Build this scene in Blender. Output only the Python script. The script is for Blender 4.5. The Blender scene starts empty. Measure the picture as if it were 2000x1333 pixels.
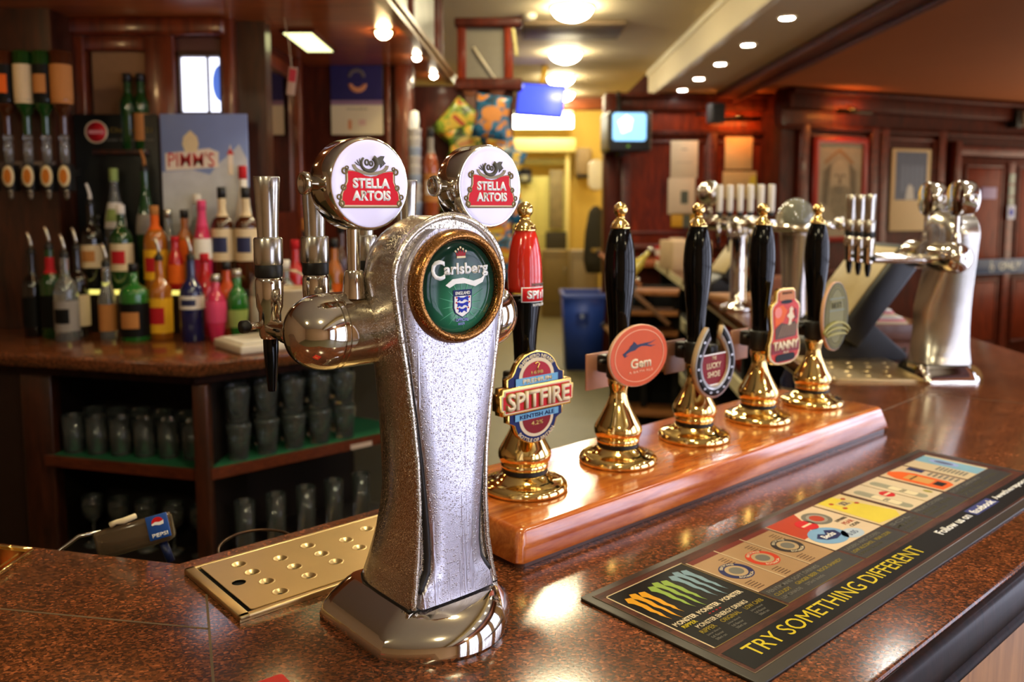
import bpy, bmesh, math, random
from mathutils import Matrix, Vector
random.seed(7)
S = bpy.context.scene
C = S.collection
PI = math.pi
R = math.radians

# ------------------------------------------------------------------ camera, world, exposure
cam_data = bpy.data.cameras.new('camera')
cam = bpy.data.objects.new('camera', cam_data)
C.objects.link(cam)
cam.location = (0, 0, 1.57)
cam.rotation_euler = (PI/2 - 0.0957, 0, 0)
cam_data.sensor_width = 36
cam_data.lens = 29.52
cam_data.shift_y = -0.05175
cam_data.clip_start = 0.02
cam_data.dof.use_dof = True
cam_data.dof.focus_distance = 0.93
cam_data.dof.aperture_fstop = 4.6
S.camera = cam
world = bpy.data.worlds.new('world')
S.world = world
world.use_nodes = True
world.node_tree.nodes['Background'].inputs[0].default_value = (0.75, 0.85, 1.0, 1)
world.node_tree.nodes['Background'].inputs[1].default_value = 0.6
S.view_settings.view_transform = 'Standard'
S.view_settings.look = 'None'
S.view_settings.exposure = 0.0
S.view_settings.gamma = 1.0
S.view_settings.use_curve_mapping = False
S.cycles.use_denoising = True
S.cycles.max_bounces = 10
S.cycles.diffuse_bounces = 4
S.cycles.glossy_bounces = 5
S.cycles.transmission_bounces = 8
S.cycles.transparent_max_bounces = 8
S.cycles.sample_clamp_indirect = 6.0
S.cycles.caustics_reflective = False
S.cycles.caustics_refractive = False
S.cycles.blur_glossy = 0.4

# light strengths, tuned together
K_WINDOW = 5.6
K_LAMP = 92.0
K_SPOT = 170.0
K_CANOPY = 90.0
K_STRIP = 45.0

# ------------------------------------------------------------------ materials
def lin(c):
    return tuple((x/12.92 if x <= 0.04045 else ((x+0.055)/1.055)**2.4) for x in [v/255 for v in c]) + (1,)

MATS = {}
def newmat(name):
    m = bpy.data.materials.new(name); m.use_nodes = True
    nt = m.node_tree
    return m, nt, nt.nodes['Principled BSDF']

def mat(name, col, rough=0.5, metal=0.0, coat=0.0, emit=0.0, trans=0.0, ior=1.45, vary=0.08, scale=40, bump=0.0, ecol=None, alpha=1.0):
    if name in MATS: return MATS[name]
    m, nt, b = newmat(name)
    c = lin(col)
    n = nt.nodes.new('ShaderNodeTexNoise'); n.inputs['Scale'].default_value = scale; n.inputs['Detail'].default_value = 3
    tc = nt.nodes.new('ShaderNodeTexCoord'); nt.links.new(tc.outputs['Object'], n.inputs['Vector'])
    mx = nt.nodes.new('ShaderNodeMix'); mx.data_type = 'RGBA'
    mx.inputs[6].default_value = tuple(min(1, v*(1-vary)) for v in c[:3]) + (1,)
    mx.inputs[7].default_value = tuple(min(1, v*(1+vary)) for v in c[:3]) + (1,)
    nt.links.new(n.outputs['Fac'], mx.inputs[0]); nt.links.new(mx.outputs[2], b.inputs['Base Color'])
    b.inputs['Roughness'].default_value = rough
    b.inputs['Metallic'].default_value = metal
    b.inputs['Coat Weight'].default_value = coat
    b.inputs['Coat Roughness'].default_value = 0.08
    b.inputs['Transmission Weight'].default_value = trans
    b.inputs['IOR'].default_value = ior
    if 'print' in name or 'label' in name or 'lens' in name: b.inputs['Specular IOR Level'].default_value = 0.12
    if emit:
        b.inputs['Emission Color'].default_value = lin(ecol or col); b.inputs['Emission Strength'].default_value = emit
    if bump:
        bp = nt.nodes.new('ShaderNodeBump'); bp.inputs['Strength'].default_value = bump; bp.inputs['Distance'].default_value = 0.002
        nt.links.new(n.outputs['Fac'], bp.inputs['Height']); nt.links.new(bp.outputs['Normal'], b.inputs['Normal'])
    MATS[name] = m
    return m

def wood(name, dark, light, rough=0.35, coat=0.3, scale=6.0, stretch=(1, 8, 8), bump=0.02):
    if name in MATS: return MATS[name]
    m, nt, b = newmat(name)
    N, L = nt.nodes, nt.links
    tc = N.new('ShaderNodeTexCoord'); mp = N.new('ShaderNodeMapping')
    mp.inputs['Scale'].default_value = stretch; L.new(tc.outputs['Object'], mp.inputs['Vector'])
    n = N.new('ShaderNodeTexNoise'); n.inputs['Scale'].default_value = scale; n.inputs['Detail'].default_value = 6; n.inputs['Distortion'].default_value = 1.2
    L.new(mp.outputs['Vector'], n.inputs['Vector'])
    n2 = N.new('ShaderNodeTexNoise'); n2.inputs['Scale'].default_value = scale*9; n2.inputs['Detail'].default_value = 3
    L.new(mp.outputs['Vector'], n2.inputs['Vector'])
    ad = N.new('ShaderNodeMath'); ad.operation = 'MULTIPLY_ADD'; ad.inputs[1].default_value = 0.3
    L.new(n2.outputs['Fac'], ad.inputs[0]); L.new(n.outputs['Fac'], ad.inputs[2])
    cr = N.new('ShaderNodeValToRGB')
    cr.color_ramp.elements[0].position = 0.42; cr.color_ramp.elements[0].color = lin(dark)
    cr.color_ramp.elements[1].position = 0.85; cr.color_ramp.elements[1].color = lin(light)
    L.new(ad.outputs[0], cr.inputs['Fac']); L.new(cr.outputs['Color'], b.inputs['Base Color'])
    b.inputs['Roughness'].default_value = rough; b.inputs['Coat Weight'].default_value = coat; b.inputs['Coat Roughness'].default_value = 0.12
    if coat < 0.12: b.inputs['Specular IOR Level'].default_value = 0.15
    bp = N.new('ShaderNodeBump'); bp.inputs['Strength'].default_value = bump*5; bp.inputs['Distance'].default_value = 0.001
    L.new(ad.outputs[0], bp.inputs['Height']); L.new(bp.outputs['Normal'], b.inputs['Normal'])
    if name == 'black oak nosing': b.inputs['Specular IOR Level'].default_value = 0.06
    MATS[name] = m
    return m

def granite(name, rough=0.16):
    m, nt, b = newmat(name)
    N, L = nt.nodes, nt.links
    tc = N.new('ShaderNodeTexCoord'); mp = N.new('ShaderNodeMapping')
    mp.inputs['Scale'].default_value = (1.0, 1.35, 1.0); L.new(tc.outputs['Object'], mp.inputs['Vector'])
    nz = N.new('ShaderNodeTexNoise'); nz.inputs['Scale'].default_value = 60; nz.inputs['Detail'].default_value = 4
    L.new(mp.outputs['Vector'], nz.inputs['Vector'])
    wv = N.new('ShaderNodeMix'); wv.data_type = 'RGBA'; wv.blend_type = 'LINEAR_LIGHT'; wv.inputs[0].default_value = 0.003
    L.new(mp.outputs['Vector'], wv.inputs[6]); L.new(nz.outputs['Color'], wv.inputs[7])
    v = N.new('ShaderNodeTexVoronoi'); v.inputs['Scale'].default_value = 300
    L.new(wv.outputs[2], v.inputs['Vector'])
    sp = N.new('ShaderNodeSeparateColor'); L.new(v.outputs['Color'], sp.inputs['Color'])
    n2 = N.new('ShaderNodeTexNoise'); n2.inputs['Scale'].default_value = 14; n2.inputs['Detail'].default_value = 5
    L.new(mp.outputs['Vector'], n2.inputs['Vector'])
    ad = N.new('ShaderNodeMath'); ad.operation = 'MULTIPLY_ADD'; ad.inputs[1].default_value = 0.5; ad.inputs[2].default_value = -0.25
    L.new(n2.outputs['Fac'], ad.inputs[0])
    ad2 = N.new('ShaderNodeMath'); ad2.operation = 'ADD'
    L.new(sp.outputs['Red'], ad2.inputs[0]); L.new(ad.outputs[0], ad2.inputs[1])
    cr = N.new('ShaderNodeValToRGB')
    e = cr.color_ramp.elements
    e[0].position = 0.0; e[0].color = lin((56, 32, 19))
    e[1].position = 1.0; e[1].color = lin((160, 90, 52))
    for p, c in ((0.25, (66, 37, 21)), (0.42, (88, 49, 26)), (0.62, (102, 57, 30)), (0.78, (114, 61, 33)), (0.9, (126, 70, 39))):
        k = e.new(p); k.color = lin(c)
    L.new(ad2.outputs[0], cr.inputs['Fac']); L.new(cr.outputs['Color'], b.inputs['Base Color'])
    b.inputs['Roughness'].default_value = rough
    b.inputs['Specular IOR Level'].default_value = 0.6
    n3 = N.new('ShaderNodeTexNoise'); n3.inputs['Scale'].default_value = 260; n3.inputs['Detail'].default_value = 2
    L.new(tc.outputs['Object'], n3.inputs['Vector'])
    bp = N.new('ShaderNodeBump'); bp.inputs['Strength'].default_value = 0.05; bp.inputs['Distance'].default_value = 0.001
    L.new(n3.outputs['Fac'], bp.inputs['Height']); L.new(bp.outputs['Normal'], b.inputs['Normal'])
    return m

def wet_metal(name, col, rough, streak):
    """metal covered in condensation: round droplets, plus drip runs for the front panel"""
    m, nt, b = newmat(name)
    N, L = nt.nodes, nt.links
    tc = N.new('ShaderNodeTexCoord')
    v = N.new('ShaderNodeTexVoronoi'); v.inputs['Scale'].default_value = 380
    L.new(tc.outputs['Object'], v.inputs['Vector'])
    v2 = N.new('ShaderNodeTexVoronoi'); v2.inputs['Scale'].default_value = 850
    L.new(tc.outputs['Object'], v2.inputs['Vector'])
    mr = N.new('ShaderNodeMapRange'); mr.inputs['From Min'].default_value = 0.18; mr.inputs['From Max'].default_value = 0.42; mr.inputs['To Min'].default_value = 1; mr.inputs['To Max'].default_value = 0
    L.new(v.outputs['Distance'], mr.inputs['Value'])
    mr2 = N.new('ShaderNodeMapRange'); mr2.inputs['From Min'].default_value = 0.15; mr2.inputs['From Max'].default_value = 0.4; mr2.inputs['To Min'].default_value = 0.5; mr2.inputs['To Max'].default_value = 0
    L.new(v2.outputs['Distance'], mr2.inputs['Value'])
    sp = N.new('ShaderNodeSeparateColor'); L.new(v.outputs['Color'], sp.inputs['Color'])
    gt = N.new('ShaderNodeMath'); gt.operation = 'GREATER_THAN'; gt.inputs[1].default_value = 0.55
    L.new(sp.outputs['Red'], gt.inputs[0])
    mu = N.new('ShaderNodeMath'); mu.operation = 'MULTIPLY'; L.new(mr.outputs['Result'], mu.inputs[0]); L.new(gt.outputs[0], mu.inputs[1])
    h = N.new('ShaderNodeMath'); h.operation = 'MAXIMUM'; L.new(mu.outputs[0], h.inputs[0]); L.new(mr2.outputs['Result'], h.inputs[1])
    last = h
    if streak:
        mp = N.new('ShaderNodeMapping'); mp.inputs['Scale'].default_value = (150, 10, 5); L.new(tc.outputs['Object'], mp.inputs['Vector'])
        n = N.new('ShaderNodeTexNoise'); n.inputs['Scale'].default_value = 1.0; n.inputs['Detail'].default_value = 4
        L.new(mp.outputs['Vector'], n.inputs['Vector'])
        ms = N.new('ShaderNodeMapRange'); ms.inputs['From Min'].default_value = 0.60; ms.inputs['From Max'].default_value = 0.66; ms.inputs['To Min'].default_value = 0; ms.inputs['To Max'].default_value = 1
        L.new(n.outputs['Fac'], ms.inputs['Value'])
        a = N.new('ShaderNodeMath'); a.operation = 'MAXIMUM'; L.new(h.outputs[0], a.inputs[0]); L.new(ms.outputs['Result'], a.inputs[1]); last = a
    bp = N.new('ShaderNodeBump'); bp.inputs['Strength'].default_value = 0.85; bp.inputs['Distance'].default_value = 0.0006 if streak else 0.0010
    L.new(last.outputs[0], bp.inputs['Height']); L.new(bp.outputs['Normal'], b.inputs['Normal'])
    b.inputs['Base Color'].default_value = lin(col); b.inputs['Metallic'].default_value = 1; b.inputs['Roughness'].default_value = rough
    MATS[name] = m
    return m

def radial(name, stops, size):
    """printed artwork: colour by distance from the part's own centre"""
    m, nt, b = newmat(name)
    N, L = nt.nodes, nt.links
    tc = N.new('ShaderNodeTexCoord'); mp = N.new('ShaderNodeMapping'); mp.inputs['Scale'].default_value = (1/size,)*3
    L.new(tc.outputs['Object'], mp.inputs['Vector'])
    ln = N.new('ShaderNodeVectorMath'); ln.operation = 'LENGTH'; L.new(mp.outputs['Vector'], ln.inputs[0])
    cr = N.new('ShaderNodeValToRGB'); e = cr.color_ramp.elements
    e[0].position, e[0].color = stops[0][0], lin(stops[0][1]); e[1].position, e[1].color = stops[-1][0], lin(stops[-1][1])
    for p, c in stops[1:-1]:
        k = e.new(p); k.color = lin(c)
    L.new(ln.outputs['Value'], cr.inputs['Fac']); L.new(cr.outputs['Color'], b.inputs['Base Color'])
    b.inputs['Roughness'].default_value = 0.1; b.inputs['Specular IOR Level'].default_value = 0.3
    MATS[name] = m
    return m

chrome = mat('chrome', (222, 216, 205), 0.07, 1, vary=0.02)
chrome_soft = mat('brushed chrome', (200, 196, 188), 0.22, 1, vary=0.05, scale=200)
brass = mat('polished brass', (244, 212, 138), 0.08, 1, vary=0.05, scale=25)
gold = mat('gold edging', (226, 186, 98), 0.2, 1, vary=0.06)
steel = mat('stainless steel', (218, 192, 142), 0.36, 1, vary=0.1, scale=18, bump=0.03)
black_gloss = mat('black lacquer', (5, 5, 5), 0.10, 0, coat=0.0)
black_gloss.node_tree.nodes['Principled BSDF'].inputs['Specular IOR Level'].default_value = 0.3
black_matt = mat('black plastic', (16, 15, 14), 0.45)
near_black = mat('near black void', (6, 6, 5), 0.8)
red_gloss = mat('red lacquer', (214, 38, 20), 0.15, 0, coat=0.8)
white_print = mat('white print', (240, 238, 232), 0.4)
cream_print = mat('cream print', (224, 206, 168), 0.5)
red_print = mat('red print', (200, 30, 34), 0.35)
dark_red_print = mat('dark red print', (128, 30, 34), 0.4)
navy_print = mat('navy print', (30, 38, 88), 0.4)
sky_print = mat('sky blue print', (112, 170, 205), 0.4)
yellow_print = mat('yellow print', (222, 200, 70), 0.5)
orange_print = mat('orange print', (222, 96, 34), 0.5)
gold_print = mat('gold print', (196, 166, 96), 0.35, 0.5)
grey_print = mat('grey print', (112, 108, 98), 0.5)
black_print = mat('black print', (20, 18, 16), 0.5)
green_print = mat('green print', (70, 120, 60), 0.5)
clear_glass = mat('clear glass', (240, 245, 240), 0.02, trans=1.0, vary=0.0)
G = granite('red brown granite')

# ------------------------------------------------------------------ mesh helpers
class M:
    def __init__(s): s.b = bmesh.new()
    def add(s, verts, faces, mx=None, smooth=True):
        vs = [s.b.verts.new((mx @ Vector(v)) if mx else v) for v in verts]
        for f in faces:
            try:
                k = s.b.faces.new([vs[i] for i in f]); k.smooth = smooth
            except ValueError: pass
        return s
    def box(s, c, d, bev=0.0, mx=None, seg=2):
        t = bmesh.new(); bmesh.ops.create_cube(t, size=1)
        for v in t.verts: v.co = Vector((v.co.x*d[0], v.co.y*d[1], v.co.z*d[2]))
        if bev: bmesh.ops.bevel(t, geom=t.edges[:], offset=bev, segments=seg, profile=0.5, affect='EDGES')
        T = (mx or Matrix()) @ Matrix.Translation(c)
        s.merge(t, T, bev > 0); return s
    def merge(s, t, T=None, smooth=False):
        t.verts.index_update()
        vs = [s.b.verts.new((T @ v.co) if T else v.co) for v in t.verts]
        for f in t.faces:
            try:
                k = s.b.faces.new([vs[v.index] for v in f.verts]); k.smooth = smooth
            except ValueError: pass
        t.free()
    def lathe(s, prof, seg=32, mx=None, a0=0.0, a1=2*PI, cap=True):
        full = abs(a1-a0-2*PI) < 1e-6
        n = seg if full else seg+1
        vs, fs = [], []
        for r, z in prof:
            for i in range(n):
                a = a0+(a1-a0)*i/seg
                vs.append((r*math.cos(a), r*math.sin(a), z))
        for j in range(len(prof)-1):
            for i in range(seg):
                i2 = (i+1) % n if full else i+1
                fs.append((j*n+i, j*n+i2, (j+1)*n+i2, (j+1)*n+i))
        if cap and full:
            if prof[0][0] > 1e-6: fs.append(tuple(reversed(range(n))))
            if prof[-1][0] > 1e-6: fs.append(tuple((len(prof)-1)*n+i for i in range(n)))
        return s.add(vs, fs, mx)
    def prism(s, pts, z0, z1, mx=None, bev=0.0, smooth=False):
        t = bmesh.new()
        vs = [t.verts.new((p[0], p[1], z0)) for p in pts]
        f = t.faces.new(vs)
        r = bmesh.ops.extrude_face_region(t, geom=[f])
        for v in [g for g in r['geom'] if isinstance(g, bmesh.types.BMVert)]: v.co.z = z1
        bmesh.ops.recalc_face_normals(t, faces=t.faces[:])
        if bev:
            ed = [e for e in t.edges if abs(e.verts[0].co.z-z1) < 1e-7 and abs(e.verts[1].co.z-z1) < 1e-7]
            bmesh.ops.bevel(t, geom=ed, offset=bev, segments=3, profile=0.5, affect='EDGES')
        s.merge(t, mx, smooth or bev > 0); return s
    def loft(s, rings, mx=None, close=True, cap=True):
        n = len(rings[0]); vs = [v for r in rings for v in r]; fs = []
        for j in range(len(rings)-1):
            for i in range(n if close else n-1):
                i2 = (i+1) % n
                fs.append((j*n+i, j*n+i2, (j+1)*n+i2, (j+1)*n+i))
        if cap:
            fs.append(tuple(reversed(range(n)))); fs.append(tuple((len(rings)-1)*n+i for i in range(n)))
        return s.add(vs, fs, mx)
    def tube(s, pts, r, seg=10, closed=False, mx=None):
        P = [Vector(p) for p in pts]; n = len(P); rings = []
        up = None
        for i, p in enumerate(P):
            if closed: d = P[(i+1) % n]-P[i-1]
            else: d = P[min(i+1, n-1)]-P[max(i-1, 0)]
            d.normalize()
            if up is None:
                up = Vector((0, 0, 1)) if abs(d.z) < 0.9 else Vector((1, 0, 0))
            u = d.cross(up).normalized(); w = u.cross(d).normalized(); up = w
            rr = r[i] if isinstance(r, (list, tuple)) else r
            rings.append([p+u*rr*math.cos(2*PI*k/seg)+w*rr*math.sin(2*PI*k/seg) for k in range(seg)])
        if closed:
            rings.append(rings[0]); return s.loft(rings, mx, True, False)
        return s.loft(rings, mx)
    def obj(s, name, m, parent=None, loc=(0, 0, 0), rot=(0, 0, 0), fix=True):
        if fix: bmesh.ops.recalc_face_normals(s.b, faces=s.b.faces[:])
        me = bpy.data.meshes.new(name); s.b.to_mesh(me); s.b.free()
        return link(name, me, m, parent, loc, rot)

def link(name, me, m, parent=None, loc=(0, 0, 0), rot=(0, 0, 0)):
    if m is not None:
        me.materials.clear(); me.materials.append(m)
    o = bpy.data.objects.new(name, me); C.objects.link(o)
    o.location = loc; o.rotation_euler = rot
    if parent: o.parent = parent
    return o

def sharp(o, ang=35):
    me = o.data
    for p in me.polygons: p.use_smooth = True
    me.set_sharp_from_angle(angle=R(ang))
    return o

def tag(o, label, cat, group=None, kind=None):
    o['label'] = label; o['category'] = cat
    if group: o['group'] = group
    if kind: o['kind'] = kind
    return o

def thing(name, label, cat, loc=(0, 0, 0), rz=0.0, group=None, rot=None):
    o = bpy.data.objects.new(name, None); C.objects.link(o)
    o.empty_display_size = 0.05
    o.location = loc; o.rotation_euler = rot or (0, 0, rz)
    return tag(o, label, cat, group)

def dup(root, loc, rz, label, group=None):
    r = root.copy(); C.objects.link(r); r.location = loc; r.rotation_euler = (0, 0, rz); r['label'] = label
    if group: r['group'] = group
    for ch in list(root.children):
        c = ch.copy(); C.objects.link(c); c.parent = r
        for g in list(ch.children):
            d = g.copy(); C.objects.link(d); d.parent = c
    return r

def struct(name, bm, m, parent=None):
    o = bm.obj(name, m, parent)
    if parent is None: o['kind'] = 'structure'
    return o

FLAT = Matrix()
def face_y(x=0, y=0, z=0):      # art drawn in XY, seen from -Y (upright)
    return Matrix.Translation((x, y, z)) @ Matrix.Rotation(PI/2, 4, 'X')

def text_mesh(txt, w=None, h=None, bold=0.0, ext=0.0003, shear=0.0, align='CENTER', space=1.0):
    cu = bpy.data.curves.new('lettering', 'FONT')
    cu.body = txt; cu.size = 1; cu.align_x = 'LEFT'; cu.offset = bold; cu.shear = shear; cu.space_character = space
    cu.resolution_u = 3
    o = bpy.data.objects.new('lettering', cu); C.objects.link(o)
    dg = bpy.context.evaluated_depsgraph_get()
    me = bpy.data.meshes.new_from_object(o.evaluated_get(dg))
    bpy.data.objects.remove(o); bpy.data.curves.remove(cu)
    xs = [v.co.x for v in me.vertices]; ys = [v.co.y for v in me.vertices]
    x0, x1, y0, y1 = min(xs), max(xs), min(ys), max(ys)
    sx = w/(x1-x0) if w else h/(y1-y0); sy = h/(y1-y0) if h else sx
    ox = (x0+x1)/2 if align == 'CENTER' else x0
    for v in me.vertices:
        v.co = Vector(((v.co.x-ox)*sx, (v.co.y-(y0+y1)/2)*sy, 0))
    return me

TEXTS = []
def text(parent, txt, mx, m, w=None, h=None, bold=0.02, shear=0.0, align='CENTER', name='lettering', arc=None, ext=0.0004):
    """lettering as its own flat raised mesh; arc=(radius, sign) bends it round a circle"""
    me = text_mesh(txt, w, h, bold, 0, shear, align)
    b = bmesh.new(); b.from_mesh(me); bpy.data.meshes.remove(me)
    if arc:
        r, sg = arc
        bmesh.ops.subdivide_edges(b, edges=[e for e in b.edges if e.calc_length() > abs(r)*0.25], cuts=1)
        for v in b.verts:
            a = v.co.x/r
            rr = r+sg*v.co.y
            v.co = Vector((rr*math.sin(a), sg*(rr*math.cos(a)-r), 0)) if sg > 0 else Vector((rr*math.sin(a), -(rr*math.cos(a)-r), 0))
    if ext:
        g = bmesh.ops.extrude_face_region(b, geom=b.faces[:])
        for v in [q for q in g['geom'] if isinstance(q, bmesh.types.BMVert)]: v.co.z += ext
        bmesh.ops.recalc_face_normals(b, faces=b.faces[:])
    for v in b.verts: v.co = mx @ v.co
    me = bpy.data.meshes.new(name); b.to_mesh(me); b.free()
    return link(name, me, m, parent)

def flat(parent, name, pts, mx, m, th=0.0005):
    return M().prism(pts, 0, th, mx).obj(name, m, parent)

def ell(a, b=None, n=40, cx=0, cy=0, t0=0, t1=2*PI):
    b = b or a
    full = abs(t1-t0-2*PI) < 1e-6
    k = n if full else n+1
    return [(cx+a*math.cos(t0+(t1-t0)*i/n), cy+b*math.sin(t0+(t1-t0)*i/n)) for i in range(k)]

def rect(w, h, cx=0, cy=0, r=0.0):
    if not r: return [(cx-w/2, cy-h/2), (cx+w/2, cy-h/2), (cx+w/2, cy+h/2), (cx-w/2, cy+h/2)]
    out = []
    for qx, qy, a in ((1, 1, 0), (-1, 1, PI/2), (-1, -1, PI), (1, -1, 1.5*PI)):
        for i in range(6):
            t = a+PI/2*i/5
            out.append((cx+qx*(w/2-r)+r*math.cos(t), cy+qy*(h/2-r)+r*math.sin(t)))
    return out

def ring(pts_out, pts_in, z0, z1, mx=None):
    """frame between two outlines with the same number of points"""
    n = len(pts_out)
    rings = [[(p[0], p[1], z0) for p in pts_out], [(p[0], p[1], z1) for p in pts_out], [(p[0], p[1], z1) for p in pts_in], [(p[0], p[1], z0) for p in pts_in], [(p[0], p[1], z0) for p in pts_out]]
    return M().loft(rings, mx, True, False)

# bar frame: x runs along the bar away to the right, y from the customer's side to the bartender's
BA = R(41.34); BC, BS = math.cos(BA), math.sin(BA)
def bar(x, y, z=1.10): return Vector((x*BC-y*BS, x*BS+y*BC, z))
WT = 1.10
ORD = 'first second third fourth fifth sixth seventh eighth ninth tenth eleventh twelfth'.split()

# ------------------------------------------------------------------ room shell
FZ = -0.05
cream_ceiling = mat('cream ceiling paint', (206, 190, 158), 0.7, vary=0.04, scale=3)
terracotta = mat('terracotta ceiling paint', (170, 98, 52), 0.7, vary=0.05, scale=2)
mahogany = wood('mahogany panel', (70, 17, 4), (138, 46, 12), 0.5, 0.1, 4, (6, 6, 0.8))
mahogany_dark = wood('dark mahogany', (44, 13, 5), (86, 30, 12), 0.5, 0.05, 5, (6, 6, 0.8))
mahogany_rail = wood('mahogany rail', (56, 14, 5), (112, 36, 12), 0.45, 0.15, 5, (0.8, 6, 6))
back_bar_wood = wood('back bar wood', (30, 14, 7), (72, 32, 14), 0.35, 0.3, 5, (6, 6, 0.8))
canopy_wood = wood('canopy veneer', (140, 66, 26), (200, 108, 50), 0.3, 0.35, 3, (0.7, 6, 6))
yellow_paint = mat('yellow kitchen paint', (214, 184, 92), 0.6, vary=0.05, scale=2)
plaster = mat('warm plaster', (176, 140, 100), 0.7, vary=0.05, scale=2)
carpet = mat('patterned carpet', (92, 66, 44), 0.9, vary=0.5, scale=30)
vinyl = mat('olive vinyl floor', (104, 96, 66), 0.5, vary=0.15, scale=12)

struct('floor', M().box((1, 5, FZ-0.05), (11.4, 18.4, 0.1)), vinyl)
struct('ceiling', M().box((-1.565, 3.3, 2.98), (5.87, 14.6, 0.1)), cream_ceiling)
struct('ceiling_soffit', M().box((1.785, 2.4, 2.80), (0.83, 12.4, 0.24)), cream_ceiling)
struct('ceiling_terracotta', M().box((4.4, 2.9, 2.75), (4.4, 13.8, 0.14)), terracotta)
struct('trim_1', M().box((1.40, 2.3, 2.795), (0.05, 12.6, 0.25), 0.004).box((1.365, 2.3, 2.905), (0.03, 12.6, 0.05), 0.004), mat('cream trim', (214, 202, 172), 0.5))
b = M().box((2.09, 2.3, 2.665), (0.22, 12.3, 0.03), 0.006).box((2.09, 2.3, 2.64), (0.15, 12.3, 0.03), 0.008).box((2.17, 2.3, 2.62), (0.04, 12.3, 0.05), 0.01).box((2.01, 2.3, 2.65), (0.03, 12.3, 0.05), 0.01)
struct('trim_2', b, mahogany_rail)
struct('wall_rear', M().box((1, -4.05, 1.5), (11.4, 0.1, 3.4)), plaster)
struct('wall_left', M().box((-4.55, 5, 1.6), (0.1, 18.2, 3.5)), plaster)
struct('wall_recess', M().box((4.8, 4.55, 1.4), (3.6, 0.1, 2.9)), plaster)
struct('wall_far_right', M().box((6.6, 7.2, 1.4), (0.1, 5.4, 2.9)), plaster)
for k, yy in enumerate((5.5, 7.2, 8.7)):  # unseen windows, added to brighten the door wall and ceiling
    fo = struct('window_%d' % (k+6), ring(rect(1.3, 1.7), rect(1.2, 1.6), 0, .06, Matrix.Translation((6.55, yy, 1.5)) @ Matrix.Rotation(-PI/2, 4, 'Z') @ Matrix.Rotation(PI/2, 4, 'X')), mat('dark window frame', (60, 36, 24), 0.4))  # frame of an added, unseen window
    M().box((6.54, yy, 1.5), (0.01, 1.22, 1.62)).obj('pane', mat('added fill daylight', (255, 236, 205), 0.3, emit=3.5, vary=0), fo)
# window wall on the customers' right: tall windows from near the floor
wr = M()
WX = 2.95
WY = [(-3.4, -2.1), (-1.7, -0.4), (0.0, 1.3), (1.7, 3.0)]
WZ0, WZ1 = 0.0, 2.45
ys = [-4.0]+[v for p in WY for v in p]+[4.5]
for i in range(0, len(ys), 2): wr.box((WX+.05, (ys[i]+ys[i+1])/2, 1.35), (0.1, ys[i+1]-ys[i], 2.8))
for y0, y1 in WY:
    wr.box((WX+.05, (y0+y1)/2, (FZ+WZ0)/2), (0.1, y1-y0, WZ0-FZ)); wr.box((WX+.05, (y0+y1)/2, (WZ1+2.75)/2), (0.1, y1-y0, 2.75-WZ1))
struct('wall_right', wr, plaster)
daylight = mat('bright daylight glass', (222, 228, 255), 0.3, emit=K_WINDOW, vary=0)
frame_paint = mat('dark window frame', (60, 36, 24), 0.4)
for i, (y0, y1) in enumerate(WY):
    yc, w = (y0+y1)/2, y1-y0
    f = M()
    for yy in (y0+0.03, y1-0.03): f.box((WX+.04, yy, (WZ0+WZ1)/2), (0.08, 0.06, WZ1-WZ0))
    for zz in (WZ0+0.03, WZ1-0.03): f.box((WX+.04, yc, zz), (0.08, w, 0.06))
    for k in (1, 2): f.box((WX+.04, y0+w*k/3, (WZ0+WZ1)/2), (0.05, 0.035, WZ1-WZ0))
    for k in (1, 2, 3): f.box((WX+.04, yc, WZ0+(WZ1-WZ0)*k/4), (0.05, w, 0.035))
    fo = struct('window_%d' % (i+1), f, frame_paint)
    M().box((WX+.07, yc, (WZ0+WZ1)/2), (0.01, w-0.04, WZ1-WZ0-0.04)).obj('pane', daylight, fo)

# far walls: the panelled wall with the television, and the angled wall with the doors
struct('wall_back', M().box((1.80, 8.5, 1.3), (1.78, 0.1, 2.74)), mahogany)
WBX, WBY, WBA = 2.66, 8.0, math.atan2(9.57-8.0, 6.5-2.66)
def wb(u, v, z):                # along the angled wall from its near corner, v towards the room
    return Vector((WBX+u*math.cos(WBA)+v*math.sin(WBA), WBY+u*math.sin(WBA)-v*math.cos(WBA), z))
WBM = Matrix.Translation((WBX, WBY, 0)) @ Matrix.Rotation(WBA, 4, 'Z')   # local x along wall, -y towards the room
struct('wall_doors', M().box((2.0, 0.06, 1.3), (4.3, 0.1, 2.74), 0, WBM).box((0.04, 0.3, 1.3), (0.08, 0.5, 2.74), 0, WBM), mahogany_dark)
# cornice, frieze and stiles of the panelling
t = M().box((1.80, 8.42, 2.60), (1.78, 0.1, 0.16), 0.02).box((1.80, 8.38, 2.66), (1.78, 0.16, 0.05), 0.015).box((1.80, 8.43, 2.30), (1.78, 0.06, 0.06), 0.015)
struct('trim_3', t, mahogany_dark)
t = M().box((2.0, -0.04, 2.58), (4.3, 0.1, 0.2), 0.02, WBM).box((2.0, -0.06, 2.645), (4.3, 0.18, 0.06), 0.02, WBM).box((2.0, -0.02, 2.32), (4.3, 0.06, 0.05), 0.015, WBM)
struct('trim_4', t, mahogany_dark)
t = M()
for x in (1.12, 1.98, 2.56): t.box((x, 8.42, 1.25), (0.09, 0.07, 2.1), 0.012)
for x0, x1 in ((1.17, 1.93), (2.03, 2.51)):
    for x in (x0, x1): t.box((x, 8.44, 1.6), (0.03, 0.03, 1.2), 0.01)
    for z in (1.32, 2.22): t.box(((x0+x1)/2, 8.44, z), (x1-x0, 0.03, 0.03), 0.01)
t.box((1.8, 8.40, 1.18), (1.74, 0.1, 0.06), 0.015)
struct('trim_5', t, mahogany_rail)
t = M()
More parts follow.
